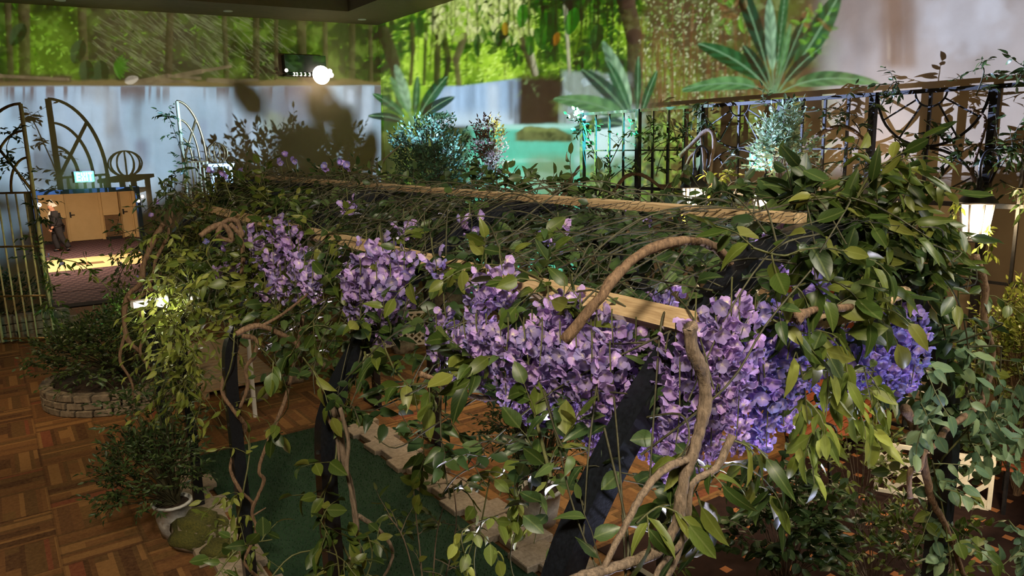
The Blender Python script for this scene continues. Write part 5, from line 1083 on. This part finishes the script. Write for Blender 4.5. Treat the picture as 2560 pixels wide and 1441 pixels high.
# lanterns hung on the fence posts
def lantern(x, y, X, label, energy, s=1.0, group='lit lanterns on the fence'):
    c = atX(x, y, X); o = thing('lantern', label, 'lantern', c, group); h = .17 * s; r0, r1 = .135 * s, .10 * s
    cap = [(.001, .36 * s), (.02 * s, .35 * s), (.03 * s, .30 * s), (.022 * s, .27 * s), (.05 * s, .25 * s), (.10 * s, .21 * s), (.150 * s, .155 * s), (.155 * s, .135 * s), (.135 * s, .13 * s), (.001, .13 * s)]
    MB().lathe(c, cap[::-1], 16).build('cap', M['iron'], o, True)
    MB().lathe(c, [(r1 * .92, -.17 * s), (r0 * .93, .13 * s)], 12).build('glass', M['lamp_glass'], o, True)
    for k in range(8):
        a = k * math.pi / 4; MB().bar(c + V((r1 * math.cos(a), r1 * math.sin(a), -.17 * s)), c + V((r0 * math.cos(a), r0 * math.sin(a), .13 * s)), .016 * s).build('rib', M['iron'], o)
    MB().lathe(c + V((0, 0, -.17 * s)), [(r1 * 1.1, -.02 * s), (r1 * 1.15, -.01 * s), (r1 * 1.15, .012 * s), (r1 * .8, .012 * s)], 16).build('base_ring', M['iron'], o)
    P = spline([c + V((0, 0, .34 * s)), c + V((-.02, 0, .46 * s)), c + V((.02, -.02, .56 * s)), c + V((.10, -.06, .58 * s)), c + V((.16, -.1, .50 * s)), c + V((XF - .04 - c.x, 0, .30 * s))], 5)
    MB().tube(P, .013 * s, 6).build('scroll_arm', M['iron'], o, True)
    lamp('lantern_bulb', 'POINT', c - V((.16, .1, .02)), energy, (1.0, .74, .42), .09, parent=o)
    return o
lantern(2440, 548, XF - .28, 'lit dome-topped lantern on the post right of the leafy crest', 110, 1.2)
lantern(1735, 500, XF - .28, 'lit lantern below the looping bare branch left of the fence', 90, 1.3)
lantern(1912, 515, XF - .28, 'lit lantern half hidden by leaves near the green exit sign', 70, 1.2)
v = Plant('fence_vine', 'light green leaves hanging round the lit right lantern', 'vine', F(2.9, 2.9), 'vines on the iron fence', 'leaf_olive', 'long', 'stem', 110)
for q in [[(2380, 530), (2390, 590), (2385, 620)], [(2475, 540), (2475, 590), (2470, 630)], [(2390, 490), (2380, 560)]]: v.along([atX(x, y, XF - .35) for x, y in q], 7, .16, 5, .09, .005, .9)
v.done(150)
v = Plant('fence_vine', 'yellow-lit leaves round the left lantern', 'vine', F(6.9, 2.7), 'vines on the iron fence', 'leaf_olive', 'long', 'stem', 111)
for q in [[(1690, 470), (1710, 520), (1700, 560)], [(1770, 470), (1800, 450), (1830, 430)], [(1800, 530), (1830, 500), (1860, 520)], [(1880, 540), (1920, 560), (1960, 540)]]: v.along([atX(x, y, XF - .3) for x, y in q], 10, .28, 5, .11, .005, .4)
v.done(200)
v = Plant('slim_shrub', 'slim pale blue-lit shrub standing before the fence middle', 'shrub', tuple(atX(1965, 520, 8.0)), None, 'leaf_pale', 'tiny', 'bark_grey', 112)
pS = atX(1955, 400, 8.0)
v.T.tube([V((pS.x, pS.y, 0)), V((pS.x, pS.y, 2.0)), pS], .03, 6, .012)
v.bush(pS + V((0, 0, .05)), (.30, .30, .55), 190, .22, 7, .085, .0, pS - V((0, 0, .7)), shell=.1); v.done(250, 10)
v = Plant('shrub', 'yellow-green shrub at the right edge under the lantern', 'shrub', (8.05, 2.75, 0), None, 'leaf_olive', 'tiny', 'bark', 113)
v.bush((8.05, 2.75, 1.35), (.5, .55, .75), 420, .24, 7, .075, .0, (8.05, 2.75, 0), shell=.3); v.done(260, 10)
cb = thing('cabinet', 'red-brown wooden cabinet behind the fence near the wall', 'cabinet', (9.1, 5.75, 0))
MB().bbox((8.95, 5.2, 0), (9.33, 6.35, 2.72)).build('body', M['cabinet'], cb); MB().bbox((8.9, 5.15, 2.72), (9.35, 6.4, 2.78)).build('top_board', M['cabinet'], cb)
for k in range(2): MB().bbox((8.925, 5.24 + k * .56, .1), (8.95, 5.75 + k * .56, 2.6)).build('door', M['cabinet'], cb)

# ---------------------------------------------------------------- cane gates before the far wall
def gate(label, st, hi, zt, zr, mat='bamboo'):
    st, hi = V((*st, 0)), V((*hi, 0)); w = (hi - st).length; e = (hi - st) / w; o = thing('garden_gate', label, 'gate', st, 'tall cane gates')
    P = lambda u, z: st + e * u + V((0, 0, z)); H_ = zt - zr
    MB().tube([P(0, .05), P(0, zt)], .035, 8).build('stile', M[mat], o, True); MB().tube([P(w, .05), P(w, zr)], .03, 8).build('stile', M[mat], o, True)
    for k, th in ((1, .026), (.70, .022), (.40, .022)):
        MB().tube([P(w * k * math.sin(q * math.pi / 28), zr + H_ * k * math.cos(q * math.pi / 28)) for q in range(15)], th, 6).build('arc', M['bronze'], o, True)
    MB().tube([P(0, zr), P(w * .70, zr + H_ * .70)], .025, 6).build('brace', M['bronze'], o, True)
    for z in (zr, 1.9, .95, .12): MB().tube([P(-.02, z), P(w + .02, z)], .022, 6).build('rail', M['bronze'], o, True)
    for k in range(1, 6): MB().tube([P(w * k / 6, .06), P(w * k / 6, zr)], .018, 6).build('bar', M[mat], o, True)
    return o
gate('tall cane gate leaf at the left edge with a curved top', (.71, 16.4), (-.12, 16.98), 4.5, 2.9)
gate('tall cane gate leaf right of the doorway, seen nearly edge-on', (3.52, 17.15), (4.05, 17.38), 4.62, 3.35)
pl = thing('gate_pillar', 'open white pillar carrying the wire orb beside the gate', 'pillar', (4.3, 17.45, 0))
for sx in (-1, 1):
    for sy in (-1, 1): MB().bbox((4.3 + sx * .2 - .03, 17.45 + sy * .2 - .03, 0), (4.3 + sx * .2 + .03, 17.45 + sy * .2 + .03, 3.22)).build('post', M['white'], pl)
for z in (.3, 1.7, 3.0): 
    for sx in (-1, 1): MB().bbox((4.3 + sx * .2 - .02, 17.25, z), (4.3 + sx * .2 + .02, 17.65, z + .06)).build('rail', M['white'], pl); MB().bbox((4.1, 17.45 + sx * .2 - .02, z), (4.5, 17.45 + sx * .2 + .02, z + .06)).build('rail', M['white'], pl)
MB().bevbox((4.3, 17.45, 3.26), (.56, .56, .07), .01).build('cap', M['white'], pl)
oc = V((4.3, 17.45, 3.52)); ob = thing('wire_orb', 'open metal strap orb on the gate pillar', 'orb', oc - V((0, 0, .225)))
for k in range(6):
    a = math.pi * k / 6; MB().tube([oc + V((.225 * math.cos(a) * math.sin(q * math.pi / 14), .225 * math.sin(a) * math.sin(q * math.pi / 14), .225 * math.cos(q * math.pi / 14))) for q in range(29)], .012, 5, caps=False).build('hoop', M['bronze'], ob, True)
for i, (lab, a) in enumerate([('leafy vine on the left cane gate', [(.7, 16.3, .6), (.6, 16.4, 2.0), (.72, 16.3, 2.6), (.4, 16.5, 3.6), (.55, 16.4, 4.0)]), ('leafy vine on the gate leaf right of the doorway', [(3.5, 17.0, 2.2), (3.55, 17.1, 3.2), (3.4, 17.1, 4.0), (3.3, 17.1, 4.35)])]):
    v = Plant('gate_vine', lab, 'vine', a[0], 'vines on the cane gates', 'leaf_dark', 'long', 'stem_dark', 120 + i)
    v.along(a, 46 if i == 0 else 22, .36, 6, .11, .01, .3); v.done(120, 11)
v = Plant('gate_vine', 'trailing vine at the foot of the left cane gate', 'vine', (.9, 16.0, 1.2), 'vines on the cane gates', 'leaf', 'long', 'stem', 123)
for q in [[(120, 640), (160, 650), (200, 660), (250, 700), (285, 740)], [(100, 640), (130, 720), (120, 790)]]: v.along([atY(x, y, 15.6) for x, y in q], 12, .34, 5, .15, .01, .4)
v.done(100, 11)
v = Plant('vine_spray', 'sparse leafy sprays reaching left before the doorway', 'vine', tuple(atX(400, 520, 1.3)), None, 'leaf_dark', 'long', 'stem_dark', 124)
for q in [[(420, 520), (370, 560), (320, 580), (270, 590)], [(430, 560), (370, 610), (320, 640), (290, 700)], [(470, 500), (430, 480), (400, 500), (360, 530)], [(440, 440), (420, 460), (400, 450)], [(330, 640), (300, 690), (310, 720)]]: v.along([atX(x, y, 1.35) for x, y in q], 9, .28, 5, .085, .005, .4)
v.done(200, 10)
for i, (c, rad, lab) in enumerate([((-.1, 18.1, .55), (.7, .5, .6), 'dark plants behind the left cane gate'), ((1.9, 14.6, .5), (.5, .5, .55), 'leafy plant before the doorway carpet'), ((3.2, 15.9, .5), (.6, .5, .55), 'shrub at the foot of the right cane gate')]):
    v = Plant('shrub', lab, 'shrub', (c[0], c[1], 0), None, 'leaf_dark', 'tiny', 'stem_dark', 130 + i); v.bush(c, rad, 160, .26, 7, .09, .1, (c[0], c[1], 0)); v.done(60, 10)
e = thing('stone_wall', 'low stacked stone wall behind the left cane gate', 'wall', (-.2, 17.2, 0))
for c in range(3):
    for k in range(7): MB().bevbox((-.95 + k * .31 + .15 * (c % 2), 17.25, .09 + c * .17), (.30, .2, .16), .015, 0, .008).build('stone', M['stone'], e)
bh = thing('bird_house', 'small pale bird house on a post glimpsed through the vines', 'bird house', (2.6, 9.9, 0))
MB().tube([(2.6, 9.9, 0), (2.6, 9.9, 1.7)], .03, 8).build('post', M['white'], bh); MB().bbox((2.47, 9.78, 1.7), (2.73, 10.02, 2.05)).build('body', M['white'], bh)
MB().add([(2.44, 9.75, 2.05), (2.76, 9.75, 2.05), (2.76, 10.05, 2.05), (2.44, 10.05, 2.05), (2.6, 9.75, 2.22), (2.6, 10.05, 2.22)], [(0, 1, 4), (2, 3, 5), (1, 2, 5, 4), (3, 0, 4, 5), (3, 2, 1, 0)]).build('roof', M['white'], bh)
MB().bbox((2.55, 9.765, 1.84), (2.65, 9.78, 1.94)).build('entrance', M['black'], bh)

# ---------------------------------------------------------------- exit signs
FONT = {'E': ['111', '100', '111', '100', '111'], 'X': ['101', '101', '010', '101', '101'], 'I': ['1', '1', '1', '1', '1'], 'T': ['111', '010', '010', '010', '010']}
def exit_sign(label, c, e, nrm, w=.36, h=.22):
    c, e, nrm = V(c), V(e), V(nrm); o = thing('exit_sign', label, 'sign', c, 'green exit signs'); R3 = Matrix((e, -nrm, V((0, 0, 1)))).transposed()
    MB().box(c + nrm * .03, (w, .05, h), rot=R3).build('case', M['white'], o); MB().box(c + nrm * .058, (w * .93, .008, h * .88), rot=R3).build('face', M['exit'], o)
    px = w * .93 / 15; x = -px * 6.2
    for ch in 'EXIT':
        mb = MB(); g_ = FONT[ch]
        for r_, row in enumerate(g_):
            for q, b in enumerate(row):
                if b == '1': mb.box(c + nrm * .064 + e * (x + (q + .5) * px) + V((0, 0, (2 - r_) * h * .15)), (px * 1.02, .006, h * .152), rot=R3)
        mb.build('letter', M['exit_text'], o); x += (len(g_[0]) + .8) * px
    return o
exit_sign('lit green exit sign above the corridor doorway', atW(211, 442), DW, -NW, .42, .26)
exit_sign('lit green exit sign on the right wall behind the fence leaves', (XR, atX(1908, 402, XR).y, atX(1908, 402, XR).z), (0, -1, 0), (-1, 0, 0), .42, .30)
lamp('exit_glow', 'POINT', wallp((atW(211, 442) - PW0).dot(DW), 2.9, .35), 1.5, (.3, 1, .7), .1)
# ---------------------------------------------------------------- light unit high on the far wall
sA, sB = (atW(704, 150) - PW0).dot(DW), (atW(806, 150) - PW0).dot(DW)
zA, zB = 5.42, 5.95
lu = thing('light_unit', 'black box with a blazing spotlight and small bulbs high on the far wall', 'light', wallp((sA + sB) / 2, zA, .2))
def wbox(s_a, s_b, z_a, z_b, o_a, o_b, name, mat, par):
    c = (wallp(s_a, z_a, o_a) + wallp(s_b, z_b, o_b)) / 2; R3 = Matrix((DW, NW, V((0, 0, 1)))).transposed(); return MB().box(c, (abs(s_b - s_a), abs(o_b - o_a), abs(z_b - z_a)), rot=R3).build(name, mat, par)
wbox(sA, sB, zA + .1, zB, 0, .3, 'housing', M['black'], lu); wbox(sA - .02, sB + .12, zA + .0, zA + .06, .05, .5, 'shelf', M['black'], lu)
sm = (atW(790, 190) - PW0).dot(DW)
MB().blob(wallp(sm, zA + .02, .5), (.24, .14, .24), 1, 14, 10, .0).build('spot_lens', M['spot_lens'], lu, True)  # lens made oversized to take in the lamp's blown-out glare
for i, x in enumerate([706, 724, 731, 741, 751, 762, 806, 812, 815]):
    s_ = (atW(x, 190) - PW0).dot(DW); MB().blob(wallp(s_, zA + (.12 if i in (0, 7) else .03), .46), (.045 if i < 6 else .07,) * 3, i, 10, 7, 0).build('bulb', M['bulb'], lu, True)
lamp('light_unit_beam', 'SPOT', wallp(sm, zA, .65), 60, (1, .84, .6), .1, (2, 6, 0), 110, .6, parent=lu)
# spotlight on the fourth left post
sp = atY(402, 755, 7.4); so = thing('spotlight', 'small white spotlight blazing beside the fourth left post', 'spotlight', sp)
MB().tube([sp + V((.05, .16, .02)), sp + V((.01, .02, 0))], .055, 12, .06).build('can', M['white'], so, True); MB().blob(sp, (.05, .03, .05), 2, 12, 8, 0).build('lens', M['bulb'], so, True); MB().bar(sp + V((.03, .1, 0)), V((PXL, 7.55, sp.z)), .025).build('bracket', M['iron'], so); MB().bevbox(sp + V((-.16, .05, .0)), (.16, .08, .06), .006, .2).build('ballast', M['white'], so)
lamp('spotlight_beam', 'POINT', sp + V((-.02, -.1, 0)), 9, (1, .92, .78), .05, parent=so)
for i, (x, y, lab) in enumerate([(98, 512, 'small bright bulb on the left jamb of the doorway'), (345, 502, 'pair of small bright bulbs on the right jamb of the doorway')]):
    p = atW(x, y) - NW * .1; o = thing('jamb_bulb', lab, 'bulb', p, 'doorway bulbs'); MB().blob(p, (.05,) * 3, i, 10, 7, 0).build('globe', M['bulb'], o, True); MB().tube([p, p + NW * .1], .02, 6).build('socket', M['iron'], o)
    if i: MB().blob(p + DW * .1 + V((0, 0, .1)), (.035,) * 3, i, 10, 7, 0).build('globe', M['bulb'], o, True)

# ---------------------------------------------------------------- the walking man in the corridor
def skin(name, verts, edges, radii, root, mat, parent, sub=2):
    me = bpy.data.meshes.new(name); me.from_pydata(verts, edges, []); me.update(); o = bpy.data.objects.new(name, me); col.objects.link(o)
    if parent is not None: o.parent = parent
    md = o.modifiers.new('skin', 'SKIN'); md.use_smooth_shade = True
    for i, r_ in enumerate(radii):
        d = me.skin_vertices[0].data[i]; d.radius = r_ if isinstance(r_, tuple) else (r_, r_); d.use_root = (i == root)
    s_ = o.modifiers.new('sub', 'SUBSURF'); s_.levels = s_.render_levels = sub; me.materials.append(mat); return o
M['skin'] = mottled('skin', lin(196, 140, 116), lin(214, 160, 134), 8, .55, 0)
M['suit'] = mottled('charcoal_suit', lin(30, 28, 32), lin(46, 42, 46), 20, .85, .05)
M['shirt'] = mottled('white_shirt', lin(226, 222, 212), lin(240, 236, 228), 6, .8, 0)
M['hair'] = mottled('white_hair', lin(206, 200, 190), lin(230, 226, 220), 40, .7, .2)
pp = atZ(150, 629); man = thing('person', 'man in a dark suit and white shirt walking left along the corridor', 'person', pp)
# local frame: walks towards -X; y across the shoulders
bv = [(.02, 0, .95), (.01, 0, 1.15), (-.02, 0, 1.38), (-.05, 0, 1.50), (-.09, 0, 1.60), (-.10, 0, 1.72),
      (-.01, .18, 1.42), (.06, .22, 1.14), (-.02, .24, .90), (-.04, .24, .82), (-.02, -.18, 1.42), (-.02, -.22, 1.14), (-.14, -.22, .92), (-.18, -.22, .85),
      (.0, .09, .90), (-.10, .09, .50), (-.02, .09, .09), (-.12, .09, .04), (.03, -.09, .90), (.10, -.09, .50), (.30, -.09, .12), (.22, -.09, .04)]
be = [(0, 1), (1, 2), (2, 3), (3, 4), (4, 5), (2, 6), (6, 7), (7, 8), (8, 9), (2, 10), (10, 11), (11, 12), (12, 13), (0, 14), (14, 15), (15, 16), (16, 17), (0, 18), (18, 19), (19, 20), (20, 21)]
br = [(.17, .13), (.17, .13), (.19, .13), .07, (.115, .125), (.10, .11), .075, .055, .045, .045, .075, .055, .045, .045, .10, .075, .055, .05, .10, .075, .055, .05]
skin('body', bv, be, br, 0, M['skin'], man)
jv = [(.03, 0, .84), (.02, 0, 1.0), (.01, 0, 1.15), (-.02, 0, 1.38), (-.02, 0, 1.47), (-.01, .19, 1.42), (.06, .225, 1.14), (-.02, .245, .91), (-.02, -.19, 1.42), (-.02, -.225, 1.14), (-.13, -.225, .94)]
skin('jacket', jv, [(0, 1), (1, 2), (2, 3), (3, 4), (3, 5), (5, 6), (6, 7), (3, 8), (8, 9), (9, 10)], [(.29, .24), (.26, .22), (.25, .21), (.27, .20), .11, .115, .095, .075, .115, .095, .075], 2, M['suit'], man)
skin('trousers', [(.02, 0, .95), (0, .09, .88), (-.10, .09, .50), (-.02, .09, .06), (.03, -.09, .88), (.10, -.09, .50), (.32, -.09, .10)], [(0, 1), (1, 2), (2, 3), (0, 4), (4, 5), (5, 6)], [(.21, .17), .15, .115, .095, .15, .115, .095], 0, M['suit'], man)
for p, q in [((-.02, .09, .05), (-.2, .09, .04)), ((.32, -.09, .10), (.18, -.09, .03))]: skin('shoe', [p, q], [(0, 1)], [(.075, .06), (.05, .06)], 0, M['black'], man, 1)
skin('shirt', [(-.16, 0, 1.05), (-.175, 0, 1.2), (-.165, 0, 1.36), (-.10, 0, 1.48)], [(0, 1), (1, 2), (2, 3)], [(.05, .055), (.055, .06), (.06, .06), .05], 1, M['shirt'], man)
skin('hair', [(-.08, 0, 1.775), (-.03, 0, 1.745), (-.01, 0, 1.66)], [(0, 1), (1, 2)], [(.075, .10), (.095, .125), (.075, .11)], 1, M['hair'], man, 2)
skin('nose', [(-.17, 0, 1.665), (-.20, 0, 1.645)], [(0, 1)], [.02, .016], 0, M['skin'], man, 1)
for sy in (-1, 1):
    skin('ear', [(-.08, sy * .10, 1.69), (-.075, sy * .105, 1.65)], [(0, 1)], [.018, .014], 0, M['skin'], man, 1); skin('eye', [(-.175, sy * .035, 1.69), (-.178, sy * .035, 1.688)], [(0, 1)], [.012, .012], 0, M['black'], man, 1)
for by, sx, sz in [(.245, -.05, .80), (-.225, -.20, .83)]:
    for k in range(4): skin('finger', [(sx - .02 + .018 * k, by, sz), (sx - .035 + .018 * k, by, sz - .05), (sx - .02 + .018 * k, by, sz - .09 + .008 * abs(k - 1.5))], [(0, 1), (1, 2)], [.010, .009, .008], 0, M['skin'], man, 1)
    skin('thumb', [(sx - .03, by, sz + .03), (sx - .06, by, sz - .01), (sx - .06, by, sz - .04)], [(0, 1), (1, 2)], [.012, .010, .009], 0, M['skin'], man, 1)
man.scale = (1.02,) * 3
